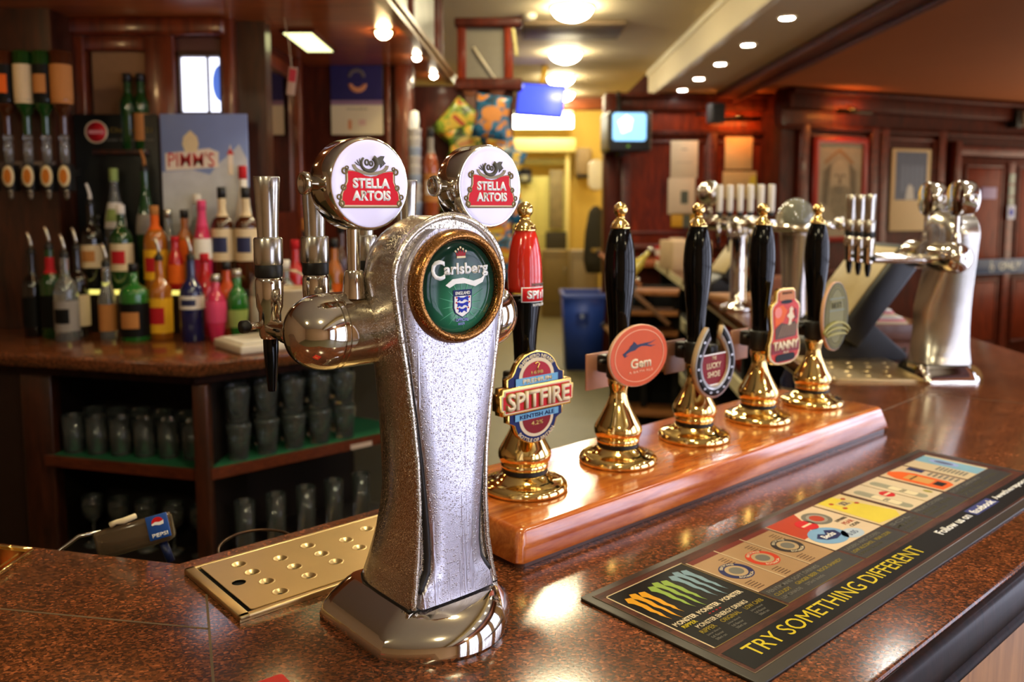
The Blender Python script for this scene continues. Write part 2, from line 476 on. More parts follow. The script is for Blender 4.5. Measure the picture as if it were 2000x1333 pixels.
for u in (0.09, 0.95, 1.08, 1.85): t.box((u, -0.02, 1.25), (0.1, 0.07, 2.2), 0.015, WBM)
for u0, u1 in ((0.16, 0.88), (1.15, 1.78)):
    for u in (u0, u1): t.box((u, 0.0, 1.6), (0.03, 0.04, 1.3), 0.01, WBM)
    for z in (0.95, 2.25): t.box(((u0+u1)/2, 0.0, z), (u1-u0, 0.04, 0.03), 0.01, WBM)
struct('trim_6', t, mahogany_rail)

# kitchen end of the servery
struct('wall_kitchen', M().box((0.2, 14.05, 1.65), (5.0, 0.1, 3.5)), yellow_paint)
struct('wall_kitchen_side', M().box((1.75, 11.3, 1.65), (0.1, 5.5, 3.5)), yellow_paint)
struct('ceiling_kitchen', M().box((0, 12.3, 3.42), (8.8, 3.6, 0.1)), cream_ceiling)
struct('trim_7', M().box((0.2, 10.66, 3.15), (3.0, 0.1, 0.6)).box((0.2, 10.6, 2.82), (3.0, 0.14, 0.09), 0.01), wood('kitchen header', (110, 50, 24), (150, 80, 40), 0.4, 0.2))
struct('wall_kitchen_left', M().box((-1.4, 12.3, 1.65), (0.1, 3.5, 3.5)), yellow_paint)
struct('trim_8', M().box((0.965, 8.38, 1.3), (0.13, 0.22, 2.72), 0.015), mahogany_dark)

# ------------------------------------------------------------------ the bar itself
INL = bar(0.378, 1.099); INR = bar(2.085, 1.10)
top_pts = [(-3.2, 0.98), (-0.146, 0.35), (1.62, 1.90), (1.86, 7.5), (1.29, 7.5), (INR.x, INR.y), (INL.x, INL.y), (-0.646, 1.125), (-3.2, 1.75)]
wt = M().prism(top_pts, 1.062, WT, None, 0.004).obj('granite_worktop', G)
tag(wt, 'red brown speckled granite bar top wrapping round the servery', 'worktop')
nose_mat = wood('black oak nosing', (16, 7, 5), (36, 16, 10), 0.5, 0.03, 8, (8, 8, 2))
def edge_rail(pts, prof):
    """sweep a small profile (outwards, height) along an open run of outer edge points"""
    n = len(pts); rings = []
    for i in range(n):
        a = Vector(pts[max(i-1, 0)]); c = Vector(pts[min(i+1, n-1)]); p = Vector(pts[i])
        if 0 < i < n-1:
            d1 = (p-a).normalized(); d2 = (c-p).normalized(); d = (d1+d2).normalized(); k = 1/max(0.4, d.dot(d1))
        else: d = (c-a).normalized(); k = 1
        nrm = Vector((d.y, -d.x))*k
        rings.append([(p.x+nrm.x*o, p.y+nrm.y*o, z) for o, z in prof])
    return M().loft(rings)
outer = [top_pts[i] for i in range(4)]
o = edge_rail(outer, [(-0.004, 1.0945), (0.001, 1.0945), (0.005, 1.0935), (0.0075, 1.0915), (0.009, 1.087), (0.011, 1.07), (0.011, 1.050), (0.009, 1.045), (0.012, 1.042), (0.0145, 1.037), (0.012, 1.031), (-0.004, 1.029)]).obj('nosing', nose_mat, wt)
o['label'] = 'dark polished wooden edge moulding'
sharp(o, 50)
joint_mat = mat('grout joint', (92, 74, 52), 0.5)
def strip(a, c, w, z=1.1001):
    a, c = Vector((a[0], a[1])), Vector((c[0], c[1])); d = (c-a).normalized(); n = Vector((-d.y, d.x))*w/2
    return [(a+n).to_tuple(), (a-n).to_tuple(), (c-n).to_tuple(), (c+n).to_tuple()]
def bxy(x, y): v = bar(x, y); return (v.x, v.y)
for a, c in ((bxy(0.12, 1.175), bxy(0.339, 0.9)), (bxy(0.37, 0.985), bxy(0.24, 0.62)), (bxy(1.80, 0.862), bxy(2.163, 0.88)), (bxy(2.163, 0.88), bxy(2.33, 0.42))):
    M().prism(strip(a, c, 0.0028), 1.0995, 1.1003).obj('joint', joint_mat, wt)

tan_panel = wood('tan oak front', (132, 84, 42), (176, 122, 70), 0.4, 0.2, 4, (6, 6, 0.8))
def inset(pts, d):
    n = len(pts); out = []
    for i in range(n):
        a, p, c = Vector(pts[i-1]), Vector(pts[i]), Vector(pts[(i+1) % n])
        d1 = (p-a).normalized(); d2 = (c-p).normalized(); dd = (d1+d2).normalized(); k = 1/max(0.4, dd.dot(d1))
        out.append((p.x-dd.y*k*d, p.y+dd.x*k*d))
    return out
Q = inset(top_pts, 0.05)
c1 = M().prism([Q[1], Q[2], Q[5], Q[6]], FZ, 1.06).obj('bar_cabinet', tan_panel)
tag(c1, 'tan wooden bar front under the main granite worktop', 'cabinet')
c2 = M().prism([Q[0], Q[1], Q[6], Q[7], Q[8]], FZ, 1.06).obj('bar_cabinet', mat('dark cabinet back', (30, 20, 14), 0.6))
tag(c2, 'dark wooden bar base under the left wing of the worktop', 'cabinet')
# far wing: an open stainless under-bar on the servery side
far = thing('under_bar_unit', 'stainless edged under-bar with open shelves below the far worktop', 'cabinet', (0, 0, FZ))
stainless_pale = mat('pale cream edge strip', (214, 204, 164), 0.45)
def inner(y, off=0.0): return 0.88+(y-2.2)*0.0775+off
M().prism([(inner(2.35, 0.5), 2.35), (1.56, 2.1), (1.80, 7.45), (inner(7.45, 0.5), 7.45)], 0, 1.10).obj('back_panel', mahogany_dark, far)
M().prism([(inner(2.24, -0.016), 2.24), (inner(2.24, -0.001), 2.24), (inner(7.45, -0.001), 7.45), (inner(7.45, -0.016), 7.45)], 1.04, 1.098).obj('edge_strip', stainless_pale, wt)
for z in (0.42, 0.80):
    M().prism([(inner(2.4, 0.03), 2.4), (inner(2.4, 0.5), 2.4), (inner(7.4, 0.5), 7.4), (inner(7.4, 0.03), 7.4)], z, z+0.03).obj('shelf', mat('dark shelf', (40, 30, 22), 0.6), far)
    M().prism([(inner(2.4, 0.015), 2.4), (inner(2.4, 0.03), 2.4), (inner(7.4, 0.03), 7.4), (inner(7.4, 0.015), 7.4)], z-0.02, z+0.05).obj('shelf_edge', stainless_pale, far)
for y in (2.4, 3.7, 5.1, 6.4, 7.4):
    M().box((inner(y, 0.26), y, 0.54), (0.46, 0.03, 1.08)).obj('divider', near_black, far)

# ------------------------------------------------------------------ beer fonts (the draught towers)
wet_panel = wet_metal('wet silver front panel', (200, 197, 208), 0.30, True)
wet_body = wet_metal('wet silver casting', (205, 196, 180), 0.2, False)
wet_gold = wet_metal('wet gold bezel', (150, 104, 56), 0.22, False)

def font_half(z):
    tab = [(0.03, .064), (0.045, .060), (0.07, .0555), (0.10, .0515), (0.15, .0490), (0.20, .0505), (0.25, .0555), (0.30, .0625), (0.34, .0690), (0.37, .0735), (0.395, .0765)]
    if z >= 0.395: return 0.0765*math.sqrt(max(0, 1-((z-0.395)/0.0665)**2))
    for (z0, w0), (z1, w1) in zip(tab, tab[1:]):
        if z <= z1:
            k = max(0, (z-z0)/(z1-z0)); k = k*k*(3-2*k)*0.4+k*0.6
            return w0+(w1-w0)*k
ZS = [0.03, 0.045, 0.053, 0.06, 0.065, 0.07, 0.075, 0.08, 0.09, 0.10, 0.125, 0.15, 0.175, 0.20, 0.225, 0.25, 0.275, 0.30, 0.32, 0.34, 0.355, 0.37, 0.382, 0.395] + [0.395+0.0665*math.sin(PI/2*i/12) for i in range(1, 13)]
def font_front(z):              # the front leans out a little at the foot and under the badge
    return -0.060-0.010*max(0, 1-z/0.12)**2

def base_outline(a, yb, yf, f, r=0.012, n=16):
    pts = []
    for i in range(n+1):        # front arc
        t = -1+2*i/n
        pts.append((a*t, yf-f*(1-t*t)))
    pts += [(a, yf+(yb-yf)*k) for k in (0.1, 0.5, 0.85)]
    for i in range(5): q = PI/2*i/4; pts.append((a-r+r*math.cos(q), yb-r+r*math.sin(q)+0))
    for i in range(5): q = PI/2+PI/2*i/4; pts.append((-a+r+r*math.cos(q), yb-r+r*math.sin(q)))
    pts += [(-a, yf+(yb-yf)*k) for k in (0.85, 0.5, 0.1)]
    return pts

def conform(parent, cx, cz, y_ref, prof, skip=()):
    """wrap flat printed art onto a shallow dome; prof = (radius, height) from the rim plane"""
    top = max(h for _, h in prof)
    def hh(q):
        for (r0, h0), (r1, h1) in zip(prof, prof[1:]):
            if r1 <= q <= r0: return h1+(h0-h1)*(q-r1)/(r0-r1)
        return prof[0][1]
    for o in parent.children:
        if o.name.split('.')[0] in skip: continue
        for v in o.data.vertices: v.co.y += top-hh(math.hypot(v.co.x-cx, v.co.z-cz))

def make_font(label, loc, rz, badge=True, wetness=True, lens_art=True, taps=(-0.117, -0.058, 0.009, 0.072), TY=0.128):
    t = thing('beer_font', label, 'beer font', loc, rz)
    bodym = wet_body if wetness else chrome_soft
    # foot
    lv = [(0.0, .0885, .073, -.062, .056), (0.005, .0895, .074, -.0625, .058), (0.016, .0875, .073, -.062, .057), (0.026, .080, .071, -.061, .053), (0.034, .0705, .0685, -.059, .047), (0.040, .0635, .066, -.057, .038), (0.0425, .060, .064, -.056, .026)]
    o = M().loft([[(x-.008*max(0, 1-z/.045), y, z) for x, y in base_outline(*v)] for z, *v in lv]).obj('base', chrome, t); sharp(o, 28)
    # body
    rings = []
    for z in ZS:
        w = font_half(z); f = font_front(z)
        k = min(1, max(0, (0.16-z)/0.115)); D = 0.128+0.014*k*k; ex = 3.0+4.5*k*k
        if z > 0.2: D -= 0.030*min(1, (z-0.2)/0.15)
        if z > 0.2: ex += 2.0*min(1, (z-0.2)/0.15)
        if z > 0.42: D *= 1-0.25*((z-0.42)/0.041)**2
        w = max(w, 0.0008)
        ring_ = [(-w+2*w*i/8, f, z) for i in range(9)]
        T_ = [0.04, 0.12, 0.25, 0.4, 0.55, 0.68, 0.79, 0.88, 0.945, 0.985]
        ring_ += [(w*(1-t_**ex), f+D*t_, z) for t_ in T_]+[(0, f+D, z)]+[(-w*(1-t_**ex), f+D*t_, z) for t_ in reversed(T_)]
        rings.append(ring_)
    r0 = [r_ for r_, z_ in zip(rings, ZS) if abs(z_-.045) < 1e-6][0]
    M().loft([[(x*1.02, y*1.02, z) for x, y, _ in r0] for z in (.0415, .0452)]).obj('base_seal', black_matt, t)
    o = M().loft(rings).obj('column', bodym, t); sharp(o, 45)
    # raised chrome border round the front, then the recessed satin panel
    def outline(k, z0):
        L = [(-k(z), font_front(z), z) for z in ZS if z >= z0]
        return L+[(-x, y, z) for x, y, z in reversed(L)]
    pts = [(x, y-0.001, z) for x, y, z in outline(lambda z: max(0.0, font_half(z)-0.004), 0.04)]
    o = M().tube(pts, 0.0042, 8).obj('trim', bodym, t)
    zp = [z for z in ZS if z >= 0.045]
    def ph(z):
        tab = [(.045, .050), (.06, .047), (.07, .040), (.08, .0345), (.10, .0325), (.125, .0335), (.15, .0355), (.2, .0405), (.25, .0470), (.3, .0545), (.34, .0610), (.36, .0635), (.40, .066), (.5, .066)]
        for (z0, w0), (z1, w1) in zip(tab, tab[1:]):
            if z <= z1: return w0+(w1-w0)*max(0, (z-z0)/(z1-z0))
    ztop = 0.449
    zq = [z for z in zp if z < ztop]
    ringsA = []
    for z in zq:
        w = ph(z)
        if z > 0.38: w = 0.0655*math.sqrt(max(0.0002, 1-((z-0.38)/(ztop-0.375))**2))
        f = font_front(z)
        ringsA.append([(-w, f+0.002, z), (-w, f-0.006, z), (-w+0.002, f-0.0085, z), (-w*0.5, f-0.0098, z), (0, f-0.0103, z), (w*0.5, f-0.0098, z), (w-0.002, f-0.0085, z), (w, f-0.006, z), (w, f+0.002, z)])
    o = M().loft(ringsA, None, True, True).obj('front_panel', wet_panel if wetness else chrome_soft, t); sharp(o, 50)
    o['label'] = 'satin silver front panel beaded with condensation' if wetness else 'satin silver front panel'
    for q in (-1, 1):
        M().tube([(q*(ph(z)+.0012), font_front(z)-.0012, z) for z in ZS if .058 <= z <= .33], [.0046-.0022*max(0, (z-.06)/.27) for z in ZS if .058 <= z <= .33], 8).obj('panel_shade_strip', mat('painted gap shade', (26, 22, 20), 0.5), t)  # near-black strip puts the shade of the panel gap into colour
    if badge:
        zc = 0.387
        bz = M().lathe([(0.0605, 0.0), (0.061, 0.006), (0.0605, 0.012), (0.058, 0.017), (0.0545, 0.0195), (0.0515, 0.0185), (0.0495, 0.015), (0.049, 0.010)], 64, face_y(0, -0.064, zc), cap=False).obj('badge', wet_gold, t)
        bz['label'] = 'round green lager badge in a gold ring'
        face = M().lathe([(0.0495, 0.010), (0.047, 0.0125), (0.035, 0.0145), (0.018, 0.0155), (0, 0.016)], 64, None, cap=False)
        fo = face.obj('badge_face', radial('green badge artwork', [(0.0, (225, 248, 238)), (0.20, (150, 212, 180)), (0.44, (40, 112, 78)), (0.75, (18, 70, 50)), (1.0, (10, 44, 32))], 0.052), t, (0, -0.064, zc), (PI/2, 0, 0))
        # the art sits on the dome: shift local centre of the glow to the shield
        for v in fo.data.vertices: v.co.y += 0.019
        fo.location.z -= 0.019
        yb = -0.0802
        mx = lambda x, z: face_y(x, yb, zc+z)
        # crown
        cr = [(-.0075, -.004), (-.0095, .003), (-.005, .001), (-.0045, .006), (-.0015, .002), (0, .0085), (.0015, .002), (.0045, .006), (.005, .001), (.0095, .003), (.0075, -.004)]
        cs = mx(0, 0.0345) @ Matrix.Scale(.72, 4)
        flat(bz, 'crown', cr, cs, mat('crown red print', (150, 40, 44), 0.4)); flat(bz, 'crown_band', rect(.016, .0030, 0, -.0045), cs, cream_print, 0.0009)
        for dx, dz in ((-.0095, .004), (-.0045, .007), (0, .0095), (.0045, .007), (.0095, .004)):
            flat(bz, 'crown_pearl', ell(.0017, n=10), cs @ Matrix.Translation((dx, dz, 0)), cream_print, 0.0009)
        text(bz, 'arlsberg', mx(0.0075, 0.0175), white_print, 0.060, 0.0155, 0.035)
        text(bz, 'C', mx(-0.0295, 0.0185), white_print, 0.0165, 0.021, 0.03)
        sw = [(-.021, -.0015), (-.012, .0045), (.002, .0055), (.016, .0015), (.027, .004), (.0335, .0085), (.029, -.0005), (.018, -.0045), (.004, -.0005), (-.008, -.0005), (-.016, -.0045)]
        flat(bz, 'swoosh', sw, mx(0, 0.004), white_print)
        for k in range(16):
            a = 2*PI*k/16+0.1
            r0, r1 = 0.013, 0.026+0.006*(k % 2)
            wv = 0.0006
            flat(bz, 'ray', [(r0*math.cos(a)-wv*math.sin(a), r0*math.sin(a)+wv*math.cos(a)), (r1*math.cos(a), r1*math.sin(a)), (r0*math.cos(a)+wv*math.sin(a), r0*math.sin(a)-wv*math.cos(a))][::-1], mx(0.001, -0.019), mat('pale ray print', (90, 170, 130), 0.4), 0.0003)
        sh = [(-.0115, .0135), (.0115, .0135), (.0115, -.004), (.009, -.0095), (.004, -.0125), (0, -.0145), (-.004, -.0125), (-.009, -.0095), (-.0115, -.004)]
        flat(bz, 'shield', [(x*1.08, y*1.06) for x, y in sh], mx(0.001, -0.0175), navy_print, 0.0006)
        flat(bz, 'shield_field', [(x*.95, min(y, .0085)*.96-.0004) for x, y in sh], mx(0.001, -0.0175), white_print, 0.0009)
        text(bz, 'ENGLAND', mx(0.001, -0.0066), white_print, 0.0195, 0.0036, 0.02, ext=0.0009)
        lion = [(-.008, .0016), (-.006, .0026), (-.0035, .0015), (.001, .0012), (.004, .0022), (.0062, .0028), (.0075, .001), (.0066, -.0006), (.0078, -.0022), (.006, -.0022), (.0042, -.0008), (.001, -.0008), (-.001, -.0024), (-.003, -.0022), (-.0036, -.0006), (-.006, -.002), (-.0078, -.002), (-.0064, 0)]
        for dz in (-.0128, -.0188, -.0248):
            flat(bz, 'lion', [(x*(1 if dz > -.024 else .75), y*1.05) for x, y in lion], mx(0.001, dz), mat('royal blue print', (34, 50, 170), 0.4), 0.0013)
        for dx, dz in ((-.0085, -.0112), (.0085, -.0112), (-.0085, -.0165), (.0085, -.0165), (-.007, -.0225), (.0075, -.0225)):
            flat(bz, 'rose', ell(.0009, n=8), mx(0.001+dx, dz), red_print, 0.0013)
        text(bz, 'OFFICIAL', mx(0.001, -0.0350), mat('pale blue print', (150, 160, 220), 0.4), 0.017, 0.0034, 0.02, ext=.001)
        text(bz, 'BEER', mx(0.001, -0.0395), mat('pale blue print', (150, 160, 220), 0.4), 0.009, 0.0026, 0.01)
        conform(bz, 0, 0.387, 0, [(0.0495, 0.010), (0.047, 0.0125), (0.035, 0.0145), (0.018, 0.0155), (0, 0.016)])
    # arms
    zc, yc = 0.339, 0.018
    RX = Matrix.Rotation(PI/2, 4, 'Y')
    for sg in (-1, 1):
        prof = [(0.040, 0.03), (0.041, 0.05), (0.041, 0.098), (0.0395, 0.0985), (0.0395, 0.1), (0.041, 0.1005), (0.041, 0.104), (0.0395, 0.1045), (0.0395, 0.106), (0.0415, 0.1065)]
        for i in range(1, 13):
            a = PI/2*i/12
            prof.append((0.0415*math.cos(a)**0.75 if i < 12 else 0.0, 0.1065+0.043*math.sin(a)))
        mxx = Matrix.Translation((0, yc, zc)) @ (RX if sg > 0 else Matrix.Rotation(-PI/2, 4, 'Y'))
        o = M().lathe(prof, 48, mxx).obj('arm', chrome, t); sharp(o, 40)
        # stem and lit medallion
        sx = 0.080*sg
        st = M().lathe([(0.0125, 0.374), (0.0125, 0.379), (0.0105, 0.401), (0.0095, 0.4035), (0.007, 0.404), (0.007, 0.452)], 24, Matrix.Translation((sx, 0.003, 0))).obj('stem', chrome, t); sharp(st, 40)
        zd = 0.494
        dr = M().lathe([(0.0455, -0.002), (0.0472, 0.0), (0.0478, 0.003), (0.0478, 0.036), (0.046, 0.040), (0.03, 0.043), (0, 0.044)], 56, Matrix.Translation((sx, -0.030, zd)) @ Matrix.Rotation(-PI/2, 4, 'X')).obj('medallion', chrome, t); sharp(dr, 40)
        dr['label'] = 'round white illuminated lager medallion in a chrome drum'
        M().lathe([(0.007, 0.0), (0.007, 0.012), (0.0115, 0.0125), (0.0118, 0.0165), (0.0112, 0.0185), (0.009, 0.0185), (0.008, 0.0172), (0, 0.0165)], 24, Matrix.Translation((sx-0.044, -0.006, zd)) @ Matrix.Rotation(-PI/2, 4, 'Y')).obj('screw_knob', chrome, dr)
        if not lens_art: continue
        M().lathe([(0.0458, 0.0), (0.043, 0.0010), (0.039, 0.0014), (0.015, 0.0015), (0, 0.0015)], 56, face_y(sx, -0.0315, zd)).obj('lens', mat('lit white lens', (222, 216, 246), 0.12, coat=0.5, emit=0.28, vary=0.0), dr)
        yl = -0.0331
        mxl = lambda x, z: face_y(sx+x, yl, zd+z)
        cart = [(-.031, -.0215), (.031, -.0215), (.0335, -.017), (.0325, -.010), (.0295, -.004), (.0265, .002), (.0265, .0095), (.0275, .0125), (.022, .0125), (.014, .0112), (.007, .008), (0, .0068), (-.007, .008), (-.014, .0112), (-.022, .0125), (-.0275, .0125), (-.0265, .0095), (-.0265, .002), (-.0295, -.004), (-.0325, -.010), (-.0335, -.017)]
        flat(dr, 'cartouche_border', [(x*1.10, y*1.13-.0004) for x, y in cart], mxl(0, 0), mat('old gold print', (122, 104, 66), 0.4), 0.0004)
        flat(dr, 'cartouche_line', [(x*1.045, y*1.06-.0003) for x, y in cart], mxl(0, 0), cream_print, 0.0006)
        flat(dr, 'cartouche', cart, mxl(0, 0), mat('lager red print', (206, 22, 38), 0.3, emit=0.12), 0.0008)
        for q in (-1, 1):
            for (x, z, r_) in ((.030, .0125, .0036), (.0315, -.004, .0032), (.0365, -.0135, .003), (.034, -.020, .0034), (.0275, .0155, .0022)):
                ring(ell(r_, n=14), ell(r_*.5, n=14), 0, 0.0009, mxl(q*x, z)).obj('scroll', mat('old gold print', (122, 104, 66), 0.4), dr)
        text(dr, 'STELLA', mxl(0.0005, .0005) @ Matrix.Translation((0, 0, .0008)), white_print, 0.0440, 0.0105, 0.05, ext=0.0003)
        text(dr, 'ARTOIS', mxl(0.0005, -.0120) @ Matrix.Translation((0, 0, .0008)), white_print, 0.0455, 0.0105, 0.05, ext=0.0003)
        # ribbon and hunting horn
        rib = [(.0215*math.cos(a)*1.0, .0165+.0105*math.sin(a)) for a in [PI+PI*i/14 for i in range(15)]]
        rib += [(.0180*math.cos(a), .0165+.0070*math.sin(a)) for a in [2*PI-PI*i/14 for i in range(15)]]
        flat(dr, 'ribbon', rib, mxl(0, 0.0025), mat('grey gold print', (156, 144, 116), 0.4), 0.0011)
        hm = mat('horn print', (96, 92, 80), 0.4)
        M().tube([(.009*math.cos(a)-.002, .0205+.0075*math.sin(a), 0.0006) for a in [PI*0.75+1.55*PI*i/20 for i in range(21)]], [0.0012+0.0018*i/20 for i in range(21)], 6, mx=mxl(0, 0)).obj('horn', hm, dr)
        flat(dr, 'horn_bell', [(.004, .024), (.012, .0285), (.0165, .0285), (.0145, .0245), (.0175, .021), (.010, .0195), (.006, .018)], mxl(0, 0), hm, 0.0012)
        ring(ell(.0028, .0034, 14), ell(.0013, .0018, 14), 0, .0012, mxl(-.0045, .0215)).obj('horn_ring', hm, dr)
        ring(ell(.0024, .003, 14), ell(.0011, .0015, 14), 0, .0012, mxl(.0005, .0205)).obj('horn_ring', hm, dr)
        for q in (-1, 1):
            for k in range(3):
                a = R(35+22*k)
                flat(dr, 'leaf', [(0, -.0006), (.006, -.0002), (.009, 0), (.006, .001)], mxl(q*.011, .0165) @ Matrix.Rotation(a if q > 0 else PI-a, 4, 'Z'), hm, 0.0009)
    # taps on the servery side
    for sx in taps:
        tp = M().lathe([(0.0108, 0.320), (0.0125, 0.324), (0.0125, 0.350), (0.0148, 0.357), (0.0158, 0.372), (0.0158, 0.386), (0.0140, 0.391), (0.0130, 0.392)], 28, Matrix.Translation((sx, TY, 0))).tube([(sx, 0.05, 0.332), (sx, 0.085, 0.332), (sx, TY, 0.332)], 0.0105, 16).lathe([(0.0135, 0), (0.0135, 0.012)], 20, Matrix.Translation((sx, 0.075, 0.332)) @ Matrix.Rotation(-PI/2, 4, 'X')).obj('tap', chrome, t); sharp(tp, 40)
        o = M().lathe([(0.0150, 0.391), (0.0156, 0.393), (0.0156, 0.403), (0.015, 0.405)], 28, Matrix.Translation((sx, TY, 0))).obj('black_ring', black_matt, tp); sharp(o)
        o = M().lathe([(0.0156, 0.405), (0.0162, 0.407), (0.0162, 0.434), (0.0150, 0.436), (0.0118, 0.4365), (0.0122, 0.45), (0.0138, 0.485), (0.0150, 0.5035), (0.0142, 0.505), (0, 0.505)], 28, Matrix.Translation((sx, TY, 0))).obj('tap_handle', chrome_soft, tp); sharp(o)
        zs_ = 0.258 if sx < -.1 else 0.285
        o = M().lathe([(0.0, zs_), (0.0045, zs_), (0.0052, zs_+.004), (0.0085, 0.305), (0.0088, 0.318), (0.008, 0.321)], 20, Matrix.Translation((sx, TY, 0))).obj('spout', black_gloss, tp); sharp(o)
        M().tube([(sx-0.026, TY, 0.336), (sx-0.012, TY, 0.336)], 0.0042, 10).obj('flow_lever', chrome, tp)
        M().lathe([(0.0065, 0), (0.0075, 0.002), (0.0075, 0.008), (0.0065, 0.01)], 16, Matrix.Translation((sx-0.026, TY, 0.336)) @ Matrix.Rotation(-PI/2, 4, 'Y')).obj('lever_knob', black_matt, tp)
    return t
font_a = make_font('wet chrome beer font with a round green badge and two white medallions', bar(0.541, 0.775), BA)
font_b = make_font('dry chrome twin-disc beer font at the far bend of the bar', (1.175, 2.30, WT), R(90), badge=False, wetness=False, lens_art=False, taps=(-.062, 0, .062), TY=.225)

# ------------------------------------------------------------------ drip trays
def boolean_holes(pts, z0, z1, holes):
    """plate with round holes, built as one mesh"""
    a = M().prism(pts, z0, z1); me = bpy.data.meshes.new('plate'); a.b.to_mesh(me); a.b.free()
    k = M()
    for x, y, r in holes: k.lathe([(r, z0-0.01), (r, z1+0.01)], 24, Matrix.Translation((x, y, 0)))
    bmesh.ops.recalc_face_normals(k.b, faces=k.b.faces[:])
    mk = bpy.data.meshes.new('cut'); k.b.to_mesh(mk); k.b.free()
    oa = bpy.data.objects.new('plate', me); ob = bpy.data.objects.new('cut', mk); C.objects.link(oa); C.objects.link(ob)
    md = oa.modifiers.new('b', 'BOOLEAN'); md.object = ob; md.operation = 'DIFFERENCE'; md.solver = 'EXACT'
    dg = bpy.context.evaluated_depsgraph_get()
    out = bpy.data.meshes.new_from_object(oa.evaluated_get(dg))
    bpy.data.objects.remove(oa); bpy.data.objects.remove(ob); bpy.data.meshes.remove(me); bpy.data.meshes.remove(mk)
    return out

def make_tray(label, loc, rz, w, d, holes, big, gap=True):
    t = thing('drip_tray', label, 'drip tray', loc, rz)
    f = M().prism([(0, 0), (w, 0), (w, d), (0, d)], 0.0003, 0.003)
    f.box((0.0065, d/2, 0.004), (0.013, d, 0.006), 0.0015).box((w/2, 0.004, 0.004), (w, 0.008, 0.006), 0.0015).box((w/2, d-0.003, 0.004), (w, 0.006, 0.006), 0.0015).box((w-0.0065, d/2, 0.004), (0.013, d, 0.006), 0.0015)
    f.obj('rim', steel, t)
    M().box((w/2, d/2, 0.0034), (w-0.028, d-0.016, 0.0006)).obj('well', near_black, t)
    x0 = 0.0175 if gap else 0.0145
    me = boolean_holes(rect(w-x0-0.015, d-0.017, (x0+w-0.015)/2, d/2+0.0005, 0.004), 0.0062, 0.0074, [(x, y, r) for x, y, r in holes+big])
    pl = link('plate', me, steel, t)
    for x, y, r in holes:
        M().lathe([(r+0.0018, 0.0075), (r+0.0006, 0.0080), (r-0.0004, 0.0074), (r*0.75, 0.0058), (r*0.42, 0.0042), (r*0.40, 0.0038)], 24, Matrix.Translation((x, y, 0)), cap=False).obj('drain_dimple', steel, pl)
    return t
hl = [(0.429, 1.026), (0.432, 0.992), (0.434, 0.955), (0.434, 0.918), (0.478, 1.008), (0.480, 0.972), (0.481, 0.935), (0.525, 1.022), (0.526, 0.985), (0.528, 0.950), (0.575, 1.005), (0.575, 0.970), (0.618, 1.021), (0.62, 0.985), (0.66, 1.00)]
make_tray('perforated brassy steel drip tray behind the wet beer font', bar(0.371, 0.889, WT), BA, 0.322, 0.172, [(x-0.371, y-0.889, 0.0086) for x, y in hl], [(0.407-0.371, 0.975-0.889, 0.0085)])
make_tray('small steel drip tray beside the dry beer font at the far bend', (0.875, 2.235, WT), R(-1), 0.27, 0.36, [(0.05+0.055*i+0.02*(j % 2), 0.05+0.065*j, 0.009) for i in range(4) for j in range(5)], [], False)

# brass flap tray at the left wing and the drinks gun hanging over the servery edge
bt = thing('brass_tray', 'small polished brass drip tray at the cut left end of the bar top', 'drip tray', (-0.655, 1.107, WT), 0)
M().prism([(0, 0), (-0.10, 0.024), (-0.10, -0.21), (0, -0.10)], 0.0003, 0.004).tube([(0, 0, .005), (-0.1, .024, .005)], .0025, 8).tube([(0, 0, .005), (0.0, -0.10, .005), (-0.1, -0.21, .005)], .0025, 8).obj('rim', brass, bt)
M().prism([(-0.012, -0.012), (-0.098, 0.008), (-0.098, -0.182), (-0.012, -0.092)], 0.0042, 0.0052).obj('plate', brass, bt)
for x, y in ((-0.03, -0.05), (-0.045, -0.03), (-0.06, -0.075), (-0.075, -0.045), (-0.085, -0.1)):
    M().lathe([(0.009, 0.0058), (0.008, 0.0072), (0.006, 0.006), (0.003, 0.0054)], 20, Matrix.Translation((x, y, 0)), cap=False).obj('drain_dimple', brass, bt)

smoke = mat('smoked clear plastic', (110, 90, 66), 0.12, trans=0.55, coat=0.4)
sg = thing('drinks_dispenser_gun', 'clear plastic drinks gun with a blue cola badge hanging over the bar edge', 'drinks gun', (-0.535, 1.155, 1.105), 0, rot=(R(-12), R(-14), R(8)))
M().box((-0.005, 0.012, 0.0), (0.105, 0.03, 0.040), 0.006).obj('body', smoke, sg)
M().box((-0.01, 0.014, 0.0), (0.08, 0.02, 0.026), 0.004).obj('valve_block', black_matt, sg)
M().box((0.034, -0.0045, 0.004), (0.030, 0.003, 0.034), 0.001).obj('badge', mat('cola blue', (28, 74, 150), 0.3), sg)
flat(sg, 'badge_red', ell(0.0085, 0.0085, 24, 0, 0, 0, PI), face_y(0.035, -0.0062, 0.0095), red_print)
flat(sg, 'badge_white', [(-.0085, 0), (-.003, .0022), (.003, .001), (.0085, .0025), (.0078, -.0028), (.002, -.0035), (-.004, -.0018), (-.0082, -.0022)], face_y(0.035, -0.0064, 0.0095), white_print)
text(sg, 'PEPSI', face_y(0.035, -0.0062, -0.007), white_print, 0.022, 0.0055)
M().tube([(-0.05, 0.012, 0.018), (-0.08, 0.012, 0.0205), (-0.135, -0.03, -0.007)], 0.0028, 8).obj('hose_guide', chrome_soft, sg)
M().tube([(-0.03, 0.0, 0.024), (-0.022, 0.0, 0.026), (-0.012, 0.0, 0.025), (0.006, 0.0, 0.027)], [0.0045, 0.0035, 0.0045, 0.004], 10).obj('button_bar', cream_print, sg)
M().tube([(0.03, 0.012, -0.02), (0.034, 0.014, -0.05)], 0.006, 10).obj('nozzle', mat('dark blue plastic', (24, 34, 70), 0.4), sg)

